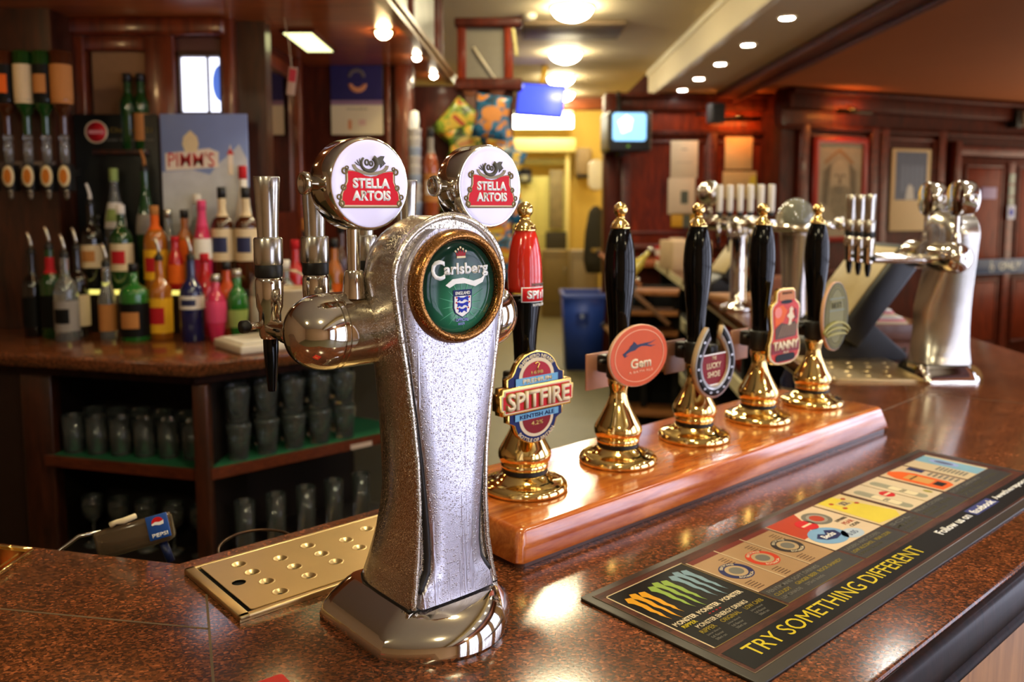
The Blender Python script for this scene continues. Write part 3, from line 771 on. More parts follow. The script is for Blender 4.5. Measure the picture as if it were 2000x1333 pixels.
rc = thing('beer_mat', 'red cardboard beer mat at the customer edge of the bar', 'beer mat', bar(0.3585, 0.7595), R(41.34-3))
M().prism(rect(0.095, 0.095, -0.0475, -0.0475, 0.004), 0.0003, 0.0016).obj('card', mat('red card', (206, 28, 18), 0.5), rc)
text(rc, 'OFFER', FLAT @ Matrix.Translation((-0.05, -0.04, 0.0016)), yellow_print, 0.06, 0.016)

# ------------------------------------------------------------------ hand pump board and pumps
cherry = wood('varnished cherry board', (164, 68, 20), (226, 130, 52), 0.16, 1.0, 5, (1.2, 9, 9))
bx0, bx1, by0, by1 = 0.697, 1.752, 0.779, 1.045
W_, D_ = bx1-bx0, by1-by0
def brd(i, z): return [(x, y, z) for x, y in rect(W_-2*i, D_-2*i, W_/2, D_/2, 0.012)]
pb = M().loft([brd(0.001, 0.008), brd(0, 0.010), brd(0.0105, 0.0445), brd(0.0120, 0.0478), brd(0.0145, 0.0495), brd(0.018, 0.05)])
po = pb.obj('pump_board', cherry, None, bar(bx0, by0, WT), (0, 0, BA)); sharp(po, 50)
tag(po, 'glossy varnished cherry board carrying the row of hand pumps', 'wooden board')
q = M().prism(rect(bx1-bx0-0.012, by1-by0-0.012, (bx1-bx0)/2, (by1-by0)/2, 0.010), 0.0003, 0.0082).obj('plinth', wood('dark board foot', (60, 34, 22), (104, 64, 44), 0.3, 0.5), po)
BT = WT+0.05

pump_base = [(.0625, 0), (.0645, .002), (.0650, .005), (.0640, .009), (.0610, .0125), (.0540, .0145), (.0480, .0165), (.0420, .0200), (.0370, .0245), (.0345, .0270)]
pump_body = [(.0340, .0330), (.0352, .0345), (.0355, .0395), (.0345, .0415), (.0370, .0440), (.0392, .0500), (.0398, .0555), (.0388, .0605), (.0350, .0680), (.0305, .0755), (.0255, .0850), (.0205, .0950), (.0165, .1050), (.0145, .1140), (.0150, .1220), (.0175, .1300), (.0185, .1360), (.0180, .1390)]
handle_p = [(.0150, .138), (.0165, .140), (.0165, .182), (.0158, .186), (.0162, .200), (.0168, .216), (.0185, .240), (.0212, .262), (.0238, .284), (.0252, .304), (.0256, .318), (.0252, .334), (.0238, .350), (.0216, .364), (.0185, .377), (.0160, .384), (.0150, .386)]
finial_p = [(.0140, .3858), (.0164, .3866), (.0166, .3890), (.0150, .3905), (.0152, .3925), (.0140, .3945), (.0120, .3960), (.0100, .3985), (.0080, .4015), (.0070, .4040), (.0070, .4055), (.0085, .4070)] + [(.0118*math.cos(a), .4165+.0118*math.sin(a)) for a in [R(-55+14.5*i) for i in range(10)]] + [(0, .4283)]

def pump(i, label, red=False):
    px = 0.825+0.209*i
    t = thing('hand_pump', label, 'beer hand pump', bar(px, 0.909, BT), BA, 'brass hand pumps on the cherry board')
    sharp(M().lathe(pump_base, 56).obj('base', brass, t), 60)
    sharp(M().lathe([(.0335, .0268), (.0345, .0275), (.0345, .0325), (.0335, .0332)], 48).obj('gasket', black_matt, t))
    sharp(M().lathe(pump_body, 48).obj('body', brass, t), 60)
    hp = []
    for (r, z), (r2, z2) in zip(handle_p, handle_p[1:]):
        hp += [(r+(r2-r)*k/3, z+(z2-z)*k/3) for k in range(3)]
    hp.append(handle_p[-1])
    if red:
        lo = [p for p in hp if p[1] <= .296]; hi = [p for p in hp if p[1] >= .294]
        M().lathe(lo, 36).obj('handle', black_gloss, t)
        h = M().lathe(hi, 36).obj('handle_grip', red_gloss, t); h['label'] = 'bright red upper half of the handle'
        # wrapped name band
        r = 0.0262
        def wrap(o, zc):
            for v in o.data.vertices:
                a = v.co.x/r; rr = r+v.co.z
                v.co = Vector((rr*math.sin(a+R(28)), -rr*math.cos(a+R(28)), zc+v.co.y))
            return o
        band = M()
        band.lathe([(.0256, .2845), (.0263, .285), (.0263, .304), (.0256, .3045)], 20, None, R(-140), R(10), cap=False)
        band.obj('name_band', red_print, t)
        band = M().lathe([(.0257, .2835), (.0261, .2836), (.0261, .3054), (.0257, .3055)], 20, None, R(-144), R(14), cap=False).obj('name_band_edge', white_print, t)
        wrap(text(t, 'SPITFIRE', FLAT, white_print, 0.058, 0.0125, 0.04), .2947)
        wrap(text(t, 'SHEPHERD NEAME', FLAT, grey_print, 0.044, 0.0042, 0.02), .309)
        wrap(text(t, 'BOTTLE OF BRITAIN', FLAT, white_print, 0.040, 0.0036, 0.02), .2795)
    else:
        M().lathe(hp, 36).obj('handle', black_gloss, t)
    sharp(M().lathe(finial_p, 32).obj('finial', brass, t), 60)
    br = M().box((0, -0.024, .160), (.024, .034, .034), .004).box((0, 0.026, .160), (.020, .03, .03), .004).lathe([(.0195, .141), (.0205, .143), (.0205, .177), (.0195, .179)], 28)
    br.lathe([(.004, 0), (.004, .012), (0, .014)], 12, Matrix.Translation((-.012, .02, .166)) @ Matrix.Rotation(-PI/2, 4, 'Y'))
    br.obj('clip_bracket', black_matt, t)
    return t

def clip_mx(rz, x, z, y=-0.046, kx=1.0, ky=1.0):
    """clip face frame: art plane facing the customer"""
    return Matrix.Translation((x, y, z)) @ Matrix.Rotation(rz, 4, 'Z') @ Matrix.Rotation(PI/2, 4, 'X') @ Matrix.Diagonal((kx, ky, 1, 1))

def lift(m, d): return m @ Matrix.Translation((0, 0, d))

# pump 1: gold-edged shield clip
p1 = pump(0, 'hand pump with a red topped handle and a gold edged shield clip', True)
m1 = clip_mx(0, -0.031, .154, -0.058, 1.26, 1.0)
oval = ell(.047, .064, 48)
def body_outline(k=1.0):
    pts = [(-.012, .068), (.012, .068), (.026, .060), (.035, .046), (.038, .036), (.045, .034), (.045, .022), (-.045, .022)]
    return pts
top_arch = [(.044, .018), (.044, .031), (.037, .034)] + [(.034*math.cos(a), .032+.034*math.sin(a)) for a in [PI*0.08+PI*0.84*i/20 for i in range(21)]] + [(-.037, .034), (-.044, .031), (-.044, .018)]
bot_arch = [(-.042, -.018), (-.042, -.030), (-.036, -.033)] + [(.033*math.cos(a), -.030+.036*math.sin(a)) for a in [PI*1.05+PI*0.90*i/20 for i in range(21)]] + [(.036, -.033), (.042, -.030), (.042, -.018)]
mid = [(-.052, -.018), (.052, -.018), (.0525, -.012), (.056, -.011), (.056, .012), (.0525, .013), (.052, .020), (-.052, .020), (-.0525, .013), (-.056, .012), (-.056, -.011), (-.0525, -.012)]
cl = M().prism(top_arch, -.009, .0, m1, .001).prism(bot_arch, -.009, .0, m1, .001).prism(mid, -.012, .004, m1, .0012).obj('pump_clip', gold, p1)
cl['label'] = 'gold edged shield shaped ale clip'
def sc(p, kx, ky, cx=0, cy=0): return [((x-cx)*kx+cx, (y-cy)*ky+cy) for x, y in p]
flat(cl, 'arch_field', sc(top_arch, .94, .94, 0, .036), lift(m1, .0002), navy_print)
flat(cl, 'arch_edge', [(.0265*math.cos(a), .030+.0265*math.sin(a)) for a in [PI*i/20 for i in range(21)]], lift(m1, .0008), cream_print)
flat(cl, 'arch_dome', [(.0215*math.cos(a), .030+.0215*math.sin(a)) for a in [PI*i/20 for i in range(21)]], lift(m1, .0014), mat('claret print', (170, 40, 52), 0.4))
flat(cl, 'ribbon', rect(.064, .0105, 0, .0255), lift(m1, .002), sky_print); 
text(cl, 'PREMIUM', lift(m1, .0027) @ Matrix.Translation((0, .0255, 0)), cream_print, .044, .0062)
text(cl, 'SHEPHERD NEAME', lift(m1, .0009) @ Matrix.Translation((0, .0595, 0)), cream_print, .060, .0055, 0.03, arc=(.0285, 1))
text(cl, '1698', lift(m1, .002) @ Matrix.Translation((0, .036, 0)), gold_print, .018, .005)
M().tube([(-.0035, .048, .0005), (0, .0505, .0005), (.0035, .048, .0005), (.001, .0435, .0005), (0, .0385, .0005)], .001, 6, mx=lift(m1, .0016)).obj('crook', gold, cl)
flat(cl, 'bowl_field', sc(bot_arch, .94, .94, 0, -.034), lift(m1, .0002), navy_print)
flat(cl, 'bowl_edge', [(.026*math.cos(a), -.028+.028*math.sin(a)) for a in [PI+PI*i/20 for i in range(21)]], lift(m1, .0008), cream_print)
flat(cl, 'bowl_dome', [(.0215*math.cos(a), -.028+.0235*math.sin(a)) for a in [PI+PI*i/20 for i in range(21)]], lift(m1, .0014), dark_red_print)
flat(cl, 'ribbon', rect(.066, .0095, 0, -.0242), lift(m1, .002), sky_print)
text(cl, 'KENTISH ALE', lift(m1, .0027) @ Matrix.Translation((0, -.0242, 0)), navy_print, .052, .0058)
text(cl, '4.2%', lift(m1, .002) @ Matrix.Translation((0, -.036, 0)), gold_print, .018, .006)
text(cl, 'BOTTLE OF BRITAIN', lift(m1, .0009) @ Matrix.Translation((0, -.0615, 0)), cream_print, .062, .0052, 0.03, arc=(.0305, -1))
flat(cl, 'name_panel', sc(mid, .955, .86), lift(m1, .0042), cream_print)
flat(cl, 'name_field', sc(mid, .925, .76), lift(m1, .0048), red_print)
text(cl, 'SPITFIRE', lift(m1, .0054) @ Matrix.Translation((0, .0005, 0)), mat('gold shadow print', (150, 110, 50), 0.4), .0975, .0268, 0.055)
text(cl, 'SPITFIRE', lift(m1, .0060) @ Matrix.Translation((0, .0008, 0)), cream_print, .094, .0245, 0.03, ext=.002)

# pump 2: round orange clip with a running hound
p2 = pump(1, 'black hand pump with a round orange clip')
m2 = clip_mx(0, -0.017, .187, -0.058, 1.466, 1.03)
cl = M().lathe([(0.047, -.006), (.0480, -.005), (.0480, -.001), (.0472, 0)], 56, m2).obj('pump_clip', mat('pale clip edge', (222, 176, 140), 0.4), p2)
flat(cl, 'face', ell(.0468, n=56), lift(m2, .0001), mat('orange clip print', (206, 88, 46), 0.3, coat=0.1))
ring(ell(.0405, n=56), ell(.0395, n=56), 0, .0004, lift(m2, .0008)).obj('ring_line', mat('pale orange print', (236, 178, 140), 0.4), cl)
hound = [(-.028, .000), (-.018, .007), (-.016, .0105), (-.012, .0135), (-.0105, .017), (-.007, .0145), (-.005, .0115), (.003, .0122), (.010, .0128), (.016, .0125), (.027, .0152), (.0165, .0108), (.012, .0098), (.020, .0075), (.027, .0072), (.018, .0055), (.009, .0078), (.002, .0085), (-.004, .0065), (-.008, .0035), (-.016, .0022), (-.0215, .000), (-.0235, -.003), (-.018, -.002), (-.0245, -.0055)]
flat(cl, 'hound', hound, lift(m2, .0007) @ Matrix.Translation((0, .006, 0)), mat('dark blue grey print', (52, 56, 82), 0.4))
text(cl, 'Gem', lift(m2, .0007) @ Matrix.Translation((.002, -.0115, 0)), cream_print, .034, .0155, 0.03)
text(cl, 'A BATH ALE', lift(m2, .0007) @ Matrix.Translation((.002, -.0245, 0)), mat('pale orange print', (236, 178, 140), 0.4), .040, .0036, 0.01)
# pump 3: horseshoe
p3 = pump(2, 'black hand pump with a silver horseshoe clip')
m3 = clip_mx(0, -0.022, .150, -0.058, 1.30, 1.2)
def shoe(ro, zz): 
    return [(ro*1.0*math.cos(a)*(1.0 if math.sin(a) < 0 else 1.0-0.22*math.sin(a)**1.2), ro*(1.35 if math.sin(a) > 0 else 1.15)*math.sin(a)) for a in [R(118+304*i/40) for i in range(41)]]
so, si = shoe(.045, 0), shoe(.030, 0)
def band(o_, i_, z0, z1, m): 
    n = len(o_); rr = [[(o_[k][0], o_[k][1], z0), (o_[k][0], o_[k][1], z1), (i_[k][0], i_[k][1], z1), (i_[k][0], i_[k][1], z0)] for k in range(n)]
    return M().loft(rr, m)
cl = band(so, si, -.009, 0, m3).obj('pump_clip', mat('pale tan clip', (190, 160, 122), 0.4), p3)
cl['label'] = 'silver horseshoe shaped clip'
lerp = lambda k: [(si[i][0]+(so[i][0]-si[i][0])*k, si[i][1]+(so[i][1]-si[i][1])*k) for i in range(41)]
band(lerp(1), lerp(0), 0, .001, m3).obj('shoe_face', mat('silver print', (176, 176, 178), 0.3, 0.6), cl)
band(lerp(.80), lerp(.28), .001, .0014, m3).obj('groove', black_print, cl)
for k in range(3, 39, 3):
    a, bb = lerp(.70)[k], lerp(.40)[k]
    flat(cl, 'nail', ell(.0028, .0018, 10), lift(m3, .0014) @ Matrix.Translation(((a[0]+bb[0])/2, (a[1]+bb[1])/2, 0)), mat('silver print', (176, 176, 178), 0.3, 0.6))
flat(cl, 'centre_plate', rect(.056, .046, .0, -.010), lift(m3, -.006), dark_red_print, .003)
flat(cl, 'plate_edge', rect(.056, .002, .0, .0125), lift(m3, -.0032), white_print, .0008)
flat(cl, 'plate_edge', rect(.056, .002, .0, -.0325), lift(m3, -.0032), white_print, .0008)
text(cl, 'THE', lift(m3, -.0028) @ Matrix.Translation((0, .007, 0)), cream_print, .010, .005, 0.01)
text(cl, 'LUCKY', lift(m3, -.0028) @ Matrix.Translation((0, -.004, 0)), cream_print, .032, .0085, 0.02)
text(cl, 'SHOE', lift(m3, -.0028) @ Matrix.Translation((0, -.017, 0)), cream_print, .028, .0085, 0.02)
# pump 4: bottle shaped red clip
p4 = pump(3, 'black hand pump with a red bottle shaped clip lettered in cream')
m4 = clip_mx(0, -0.006, .193, -0.058, 1.73, 1.03)
half = [(.0, .072), (.014, .0715), (.019, .067), (.020, .050), (.028, .042), (.0305, .034), (.029, .010), (.027, -.004), (.029, -.022), (.032, -.030), (.0325, -.050), (.030, -.060), (.022, -.068), (.012, -.071), (0, -.0715)]
full = half+[(-x, y) for x, y in reversed(half[1:-1])]
full = full[::-1]
cl = M().prism(full, -.007, 0, m4, .0008).obj('pump_clip', gold, p4)
cl['label'] = 'bottle shaped red and gold clip'
flat(cl, 'edge_line', sc(full, .95, .975), lift(m4, .0001), cream_print)
flat(cl, 'field', sc(full, .88, .945), lift(m4, .0007), mat('poster red print', (196, 50, 30), 0.35))
flat(cl, 'neck_panel', [(-.0155, .050), (.0155, .050), (.015, .066), (.010, .068), (-.010, .068), (-.015, .066)], lift(m4, .0013), mat('tan print', (190, 116, 58), 0.4))
text(cl, 'SEASON', lift(m4, .0019) @ Matrix.Translation((0, .063, 0)), black_print, .02, .0045)
flat(cl, 'neck_band', ell(.012, .004, 20, 0, .0465), lift(m4, .0013), black_print)
flat(cl, 'orange_patch', [(-.024, .036), (-.008, .041), (.002, .030), (-.006, .010), (-.022, .002)], lift(m4, .0013), orange_print)
flat(cl, 'pale_patch', ell(.007, .010, 20, -.017, .028), lift(m4, .0017), mat('pale red print', (226, 128, 110), 0.4))
flat(cl, 'figure', [(.004, .002), (.010, .003), (.011, .012), (.017, .016), (.014, .021), (.012, .027), (.014, .032), (.010, .0365), (.006, .033), (.006, .026), (.001, .020), (.006, .014)], lift(m4, .0017), cream_print)
flat(cl, 'figure_coat', [(.0155, .010), (.0225, .014), (.021, .030), (.015, .034), (.0185, .020)], lift(m4, .0017), dark_red_print)
flat(cl, 'ground', [(-.022, -.002), (-.010, .008), (.004, .004), (.018, .009), (.023, -.004), (.020, -.020), (-.021, -.022)], lift(m4, .0015), mat('earth print', (92, 70, 56), 0.5))
for k in range(7):
    flat(cl, 'furrow', [(-.016+.005*k, -.018), (-.0145+.005*k, -.018), (-.006+.005*k, .004), (-.008+.005*k, .003)], lift(m4, .0021), mat('pale earth print', (150, 124, 100), 0.5))
flat(cl, 'name_field', [(-.0285, -.028), (.0285, -.028), (.0285, -.048), (-.0285, -.048)][::-1], lift(m4, .0017), dark_red_print)
text(cl, 'TANNY', lift(m4, .0023) @ Matrix.Translation((0, -.034, 0)), cream_print, .052, .0165, 0.045, ext=.001)
text(cl, 'ALE', lift(m4, .0023) @ Matrix.Translation((0, -.0475, 0)), cream_print, .012, .004, 0.02)
flat(cl, 'foot_oval', rect(.040, .014, 0, -.0575, .006), lift(m4, .0017), black_print)
# pump 5: olive oval clip
p5 = pump(4, 'black hand pump with a narrow olive oval clip')
m5 = clip_mx(0, -0.0195, .196, -0.058, 1.42, 1.06)
cl = M().prism(ell(.037, .068, 48), -.007, 0, m5, .001).obj('pump_clip', mat('pale clip edge', (222, 176, 140), 0.4), p5)
cl['label'] = 'olive green oval clip'
flat(cl, 'field', ell(.0355, .0665, 48), lift(m5, .0001), mat('dark olive print', (66, 62, 30), 0.4))
flat(cl, 'inner_field', ell(.0325, .0635, 48), lift(m5, .0006), mat('olive print', (116, 108, 46), 0.4))
for a, bb in ((.030, .061), (.024, .055)):
    ring(ell(a, bb, 40), ell(a-.0015, bb-.0015, 40), 0, .0004, lift(m5, .0011)).obj('ring_line', mat('dark olive print', (66, 62, 30), 0.4), cl)
for k, zz in enumerate((.035, .012)):
    flat(cl, 'band', rect(.044, .003, 0, zz), lift(m5, .0011), mat('grey green print', (112, 116, 88), 0.4))
text(cl, 'BEST', lift(m5, .0013) @ Matrix.Translation((0, .022, 0)), mat('dark olive print', (66, 62, 30), 0.4), .03, .011)
for k in range(3):
    rr = [(.041*math.cos(a), -.040+(.030-.011*k)*math.sin(a)) for a in [R(20+140*i/16) for i in range(17)]]
    ri = [(.0395*math.cos(a), -.040+(.0255-.011*k)*math.sin(a)) for a in [R(20+140*i/16) for i in range(17)]]
    band([(x*(1-.12*k), y) for x, y in rr], [(x*(1-.12*k), y) for x, y in ri], 0, .004, lift(m5, .0006)).obj('sheaf_band', mat('light olive print', (164, 156, 92), 0.4), cl)
# price tags on the servery side of the pumps
for pp, cc in ((p2, (206, 150, 122)), (p3, (120, 84, 66)), (p4, (190, 140, 116))):
    M().box((0, 0.047, .145), (.058, .004, .062), .0015).obj('price_tag', mat('pink price tag %d' % cc[0], cc, 0.4), pp)

# ------------------------------------------------------------------ bar runner mat with its drinks adverts
rm = thing('bar_mat', 'long black rubber bar mat printed with soft drink adverts and TRY SOMETHING DIFFERENT', 'bar mat', bar(0.70, 0.426, WT), BA)
rubber = mat('black brown rubber', (44, 36, 26), 0.42, vary=0.1)
M().prism(rect(0.942, 0.248, 0.471, 0.124, 0.006), 0.0002, 0.0036, None, 0.001).obj('base', rubber, rm)
FT = 0.0036
def fl(name, pts, m, lv=0, par=None): return flat(par or rm, name, pts, Matrix.Translation((0, 0, FT+lv*0.00015)), m, 0.00012)
def box2(x0, y0, x1, y1): return [(x0, y0), (x1, y0), (x1, y1), (x0, y1)]
def ft(par, s_, x, y, w, h, m, lv=2, bold=0.01, al='LEFT', shear=0.0): return text(par, s_, Matrix.Translation((x, y, FT+lv*0.00015)), m, w, h, bold, shear, al, ext=0.00012)
pr = fl('print', box2(.014, .016, .930, .238), wood('printed plank brown', (40, 20, 14), (92, 44, 28), 0.5, 0.1, 5, (2, 14, 1)), 0)
fl('slogan_band', box2(.020, .020, .926, .060), black_print, 1, pr)
ft(pr, 'TRY SOMETHING DIFFERENT', .043, .042, .412, .0225, mat('yellow slogan print', (206, 184, 40), 0.45), 2, 0.0)
ft(pr, 'Follow us on', .530, .0455, .110, .0135, white_print, 2, 0.03)
fl('link_box', box2(.650, .036, .740, .056), mat('link blue', (40, 50, 120), 0.45), 2, pr)
ft(pr, 'facebook', .654, .0455, .082, .0135, white_print, 3, 0.03)
ft(pr, '/wetherspoon', .748, .0455, .150, .0135, white_print, 2, 0.03)
cream_line = mat('cream rule print', (214, 190, 150), 0.5)
# energy drink box
ed = fl('energy_drink_advert', box2(.024, .071, .170, .226), black_print, 1, pr)
for a in (box2(.023, .070, .025, .227), box2(.023, .2255, .171, .227)): fl('rule', a, cream_line, 2, ed)
for a in (box2(.169, .070, .1705, .227), box2(.023, .070, .171, .0712)): fl('rule', a, mat('olive rule print', (116, 96, 48), 0.5), 2, ed)
for k, (x0, cc) in enumerate(((.036, (226, 160, 40)), (.081, (140, 166, 70)), (.124, (120, 148, 160)))):
    cm = mat('claw print %d' % k, cc, 0.45)
    for j in range(3):
        x = x0+.0125*j; top = .206-.004*abs(j-1)+.002*k; bot = (.140, .134, .142)[j]
        pts = [(x-.004, top-.004), (x+.001, top+.006), (x+.009, top+.003), (x+.0075, top-.012), (x+.0085, top-.022), (x+.006, top-.034), (x+.0068, top-.044), (x+.004, bot+.008), (x+.0045, bot), (x+.001, bot+.014), (x+.002, top-.042), (x-.0005, top-.034), (x+.001, top-.020), (x-.0005, top-.010)]
        fl('claw', pts[::-1], cm, 3, ed)
for x, s_ in ((.030, 'MONSTER'), (.074, 'MONSTER'), (.120, 'MONSTER')): ft(ed, s_, x, .129, .040, .008, cream_print, 3, 0.03)
ft(ed, 'RIPPER', .034, .120, .024, .0058, mat('yellow slogan print', (206, 184, 40), 0.45), 3)
ft(ed, '* * * *', .082, .120, .024, .0026, red_print, 3)
ft(ed, 'MONSTER ENERGY DRINKS', .046, .110, .096, .0072, cream_print, 3)
for x, w_, s_ in ((.040, .026, 'RIPPER'), (.078, .036, 'ORIGINAL'), (.124, .036, 'LOW CARB')): ft(ed, s_, x, .100, w_, .0068, mat('ochre print', (150, 130, 40), 0.5), 3)
for x in (.040, .078, .124):
    for k, s_ in enumerate(('juice blend', 'full flavour', '500ml can')): ft(ed, s_, x, .0915-.0058*k, .024-.003*k, .0040, grey_print, 3)
# row of picture cards
def card(name, x0, x1, cc, lv=1):
    c_ = fl(name, box2(x0, .113, x1, .2215), mat(name.replace('_', ' ')+' print', cc, 0.45), lv, pr)
    fl('rule', box2(x0-.0022, .113, x0-.0004, .2215), cream_line, lv+1, c_); return c_
for x0, x1, cc in ((.1755, .234, (36, 40, 84)), (.237, .2945, (196, 62, 36)), (.298, .358, (46, 40, 40))):
    a = card('soda_label_advert', x0, x1, (164, 130, 92))
    xm = (x0+x1)/2
    fl('header', box2(x0, .212, x1, .2215), mat('maroon header print', (110, 44, 34), 0.5), 2, a)
    km = mat('label ring %d' % cc[0], cc, 0.45)
    fl('ring', ell(.0235, .0225, 36, xm, .165), km, 2, a); fl('ring_field', ell(.0155, .0148, 32, xm, .165), mat('pale tan print', (176, 150, 112), 0.5), 3, a)
    fl('ring_core', ell(.0105, .0095, 28, xm, .165), grey_print, 4, a)
    text(a, 'FENTIMANS', Matrix.Translation((xm, .165+.0190, FT+.0006)), cream_print, .030, .0042, 0.02, arc=(.0190, 1), ext=.0001)
    text(a, 'BOTANICAL', Matrix.Translation((xm, .165-.0190, FT+.0006)), cream_print, .030, .0042, 0.02, arc=(.0190, -1), ext=.0001)
    for k in range(5):
        for q in (0, 1): fl('small_print', box2(x0+.006+q*.033, .1185+.0045*k+q*.062, x0+.021+q*.030, .1200+.0045*k+q*.062), mat('brown small print', (92, 64, 44), 0.5), 2, a)
a = card('beer_label_advert', .364, .496, (214, 190, 158))
fl('red_corner', [(.364, .2215), (.364, .160), (.392, .162), (.424, .196), (.442, .2215)][::1], mat('brick red print', (176, 60, 34), 0.45), 2, a)
fl('red_seal', ell(.017, .017, 30, .416, .186), red_print, 3, a); fl('seal_text', box2(.404, .184, .428, .188), cream_print, 4, a)
fl('blue_oval', ell(.034, .026, 36, .404, .146), mat('steel blue print', (120, 160, 196), 0.45), 3, a)
fl('dark_bird', [(.380, .150), (.396, .158), (.404, .150), (.416, .160), (.430, .150), (.424, .136), (.404, .132), (.388, .138)], navy_print, 4, a)
ft(a, 'Becks', .389, .146, .030, .011, white_print, 5, 0.03, shear=.2)
fl('alcohol_free_oval', ell(.022, .014, 30, .440, .128), mat('pale blue grey print', (176, 190, 204), 0.45), 3, a); ft(a, '0.05', .429, .128, .022, .009, navy_print, 4, 0.0)
fl('seal_ring', ell(.024, .022, 32, .452, .190), grey_print, 3, a); fl('seal_core', ell(.012, .011, 26, .452, .190), mat('brick red print', (176, 60, 34), 0.45), 4, a)
fl('seal_inner', ell(.017, .0155, 30, .452, .190), mat('pale grey print', (150, 142, 130), 0.45), 3.5, a)
ft(a, 'KOPPARBERG', .462, .165, .030, .006, black_print, 3); ft(a, 'PEAR', .462, .153, .026, .008, mat('brick red print', (176, 60, 34), 0.45), 3); ft(a, 'CIDER', .462, .142, .026, .006, black_print, 3)
a = card('lager_advert', .502, .582, (216, 192, 140))
fl('yellow_glass', [(.506, .120), (.560, .1135), (.578, .128), (.556, .2215), (.512, .2215)], yellow_print, 2, a)
fl('label', box2(.530, .186, .560, .203), mat('pale label print', (214, 190, 120), 0.45), 3, a); ft(a, 'SOL', .536, .1945, .018, .012, navy_print, 4, 0.03)
for x, y in ((.526, .206), (.563, .206), (.526, .183), (.563, .183)): fl('star', ell(.005, .004, 6, x, y), mat('brick red print', (176, 60, 34), 0.45), 3, a)
a = card('cider_bottle_advert', .594, .652, (210, 190, 158))
fl('bottle', rect(.020, .094, .612, .164, .008), mat('bottle grey print', (150, 146, 124), 0.45), 2, a); fl('bottle_label', rect(.017, .046, .612, .158, .004), cream_print, 3, a); ft(a, 'CIDER', .6045, .158, .015, .008, grey_print, 4)
fl('red_spot', ell(.0125, .0125, 26, .640, .170), red_print, 3, a); fl('spot_text', box2(.630, .168, .650, .172), cream_print, 4, a)
a = card('cider_bottle_advert', .656, .716, (210, 190, 158))
fl('bottle', rect(.020, .094, .676, .168, .008), mat('bottle grey print', (150, 146, 124), 0.45), 2, a); fl('bottle_label', rect(.017, .046, .676, .160, .004), cream_print, 3, a); ft(a, 'PEARS', .6685, .160, .015, .008, grey_print, 4)
fl('pear', ell(.005, .008, 18, .704, .132), mat('pear print', (150, 140, 60), 0.45), 3, a)
a = card('orange_drink_advert', .726, .812, (204, 178, 144))
fl('orange_bottle', [(.730, .118), (.770, .116), (.780, .128), (.782, .188), (.774, .208), (.758, .2215), (.742, .218), (.730, .196)], orange_print, 2, a)
fl('bottle_label', box2(.742, .146, .770, .190), mat('amber label print', (206, 150, 80), 0.45), 3, a); fl('label_line', box2(.742, .176, .770, .179), black_print, 4, a); fl('black_cap', box2(.746, .126, .768, .142), black_print, 3, a)
fl('blue_badge', box2(.794, .180, .810, .208), navy_print, 3, a)
for k in range(6): fl('price_column', box2(.788, .120+.009*k, .808, .124+.009*k), grey_print, 3, a)
a = card('water_advert', .820, .912, (206, 186, 150))
fl('blue_label', box2(.862, .1135, .904, .2215), mat('spring blue print', (124, 168, 190), 0.45), 2, a); fl('logo', ell(.0105, .026, 28, .884, .178), mat('pale blue print', (150, 160, 220), 0.4), 3, a); fl('logo_dark', ell(.006, .017, 24, .884, .178), mat('slate print', (70, 86, 110), 0.4), 4, a)
for k in range(8): fl('pattern', box2(.832, .124+.0065*k, .856, .1275+.0065*k), grey_print, 3, a)
# small dark captions beneath the cards
for k, (x0, x1, l1, l2, l3) in enumerate(((.175, .362, 'FENTIMANS SOFT DRINKS', 'CLOUDY      GINGER BEER  ROCK SHANDY', 'LEMONADE     275ml bottle'), (.368, .496, 'LAGERS AND CIDERS', 'LOW ALCOHOL   PEAR CIDER', '500ml bottle'), (.502, .582, 'SOL', 'MEXICO', '330ml'), (.588, .716, 'FRUIT CIDERS', 'APPLE   PEAR', '500ml bottle'), (.722, .912, 'SOFT DRINKS', 'ORANGE   SPRING WATER', '750ml'))):
    q = fl('caption_panel', box2(x0, .073, x1, .1115), mat('caption dark', (30, 26, 20), 0.5), 1, pr)
    w_ = x1-x0
    ft(q, l1, x0+.006, .1045, min(.118, w_*.75), .0062, grey_print, 2)
    ft(q, l2, x0+.006, .0945, w_*.86, .0062, mat('ochre print', (150, 130, 40), 0.5) if k < 2 else mat('dull olive print', (74, 70, 44), 0.5), 2)
    ft(q, l3, x0+.006, .0850, w_*.52, .0054, grey_print if k == 0 else mat('dull olive print', (74, 70, 44), 0.5), 2)
    fl('rule', box2(x0, .0725, x1, .0735), mat('olive rule print', (116, 96, 48), 0.5), 2, q)
# glossy crease along the moulded lip
M().tube([(.0135, .2385, FT+.0002), (.0135, .0155, FT+.0002), (.9305, .0155, FT+.0002)], .0006, 6).obj('lip_crease', mat('worn rubber edge', (120, 104, 84), 0.25), rm)

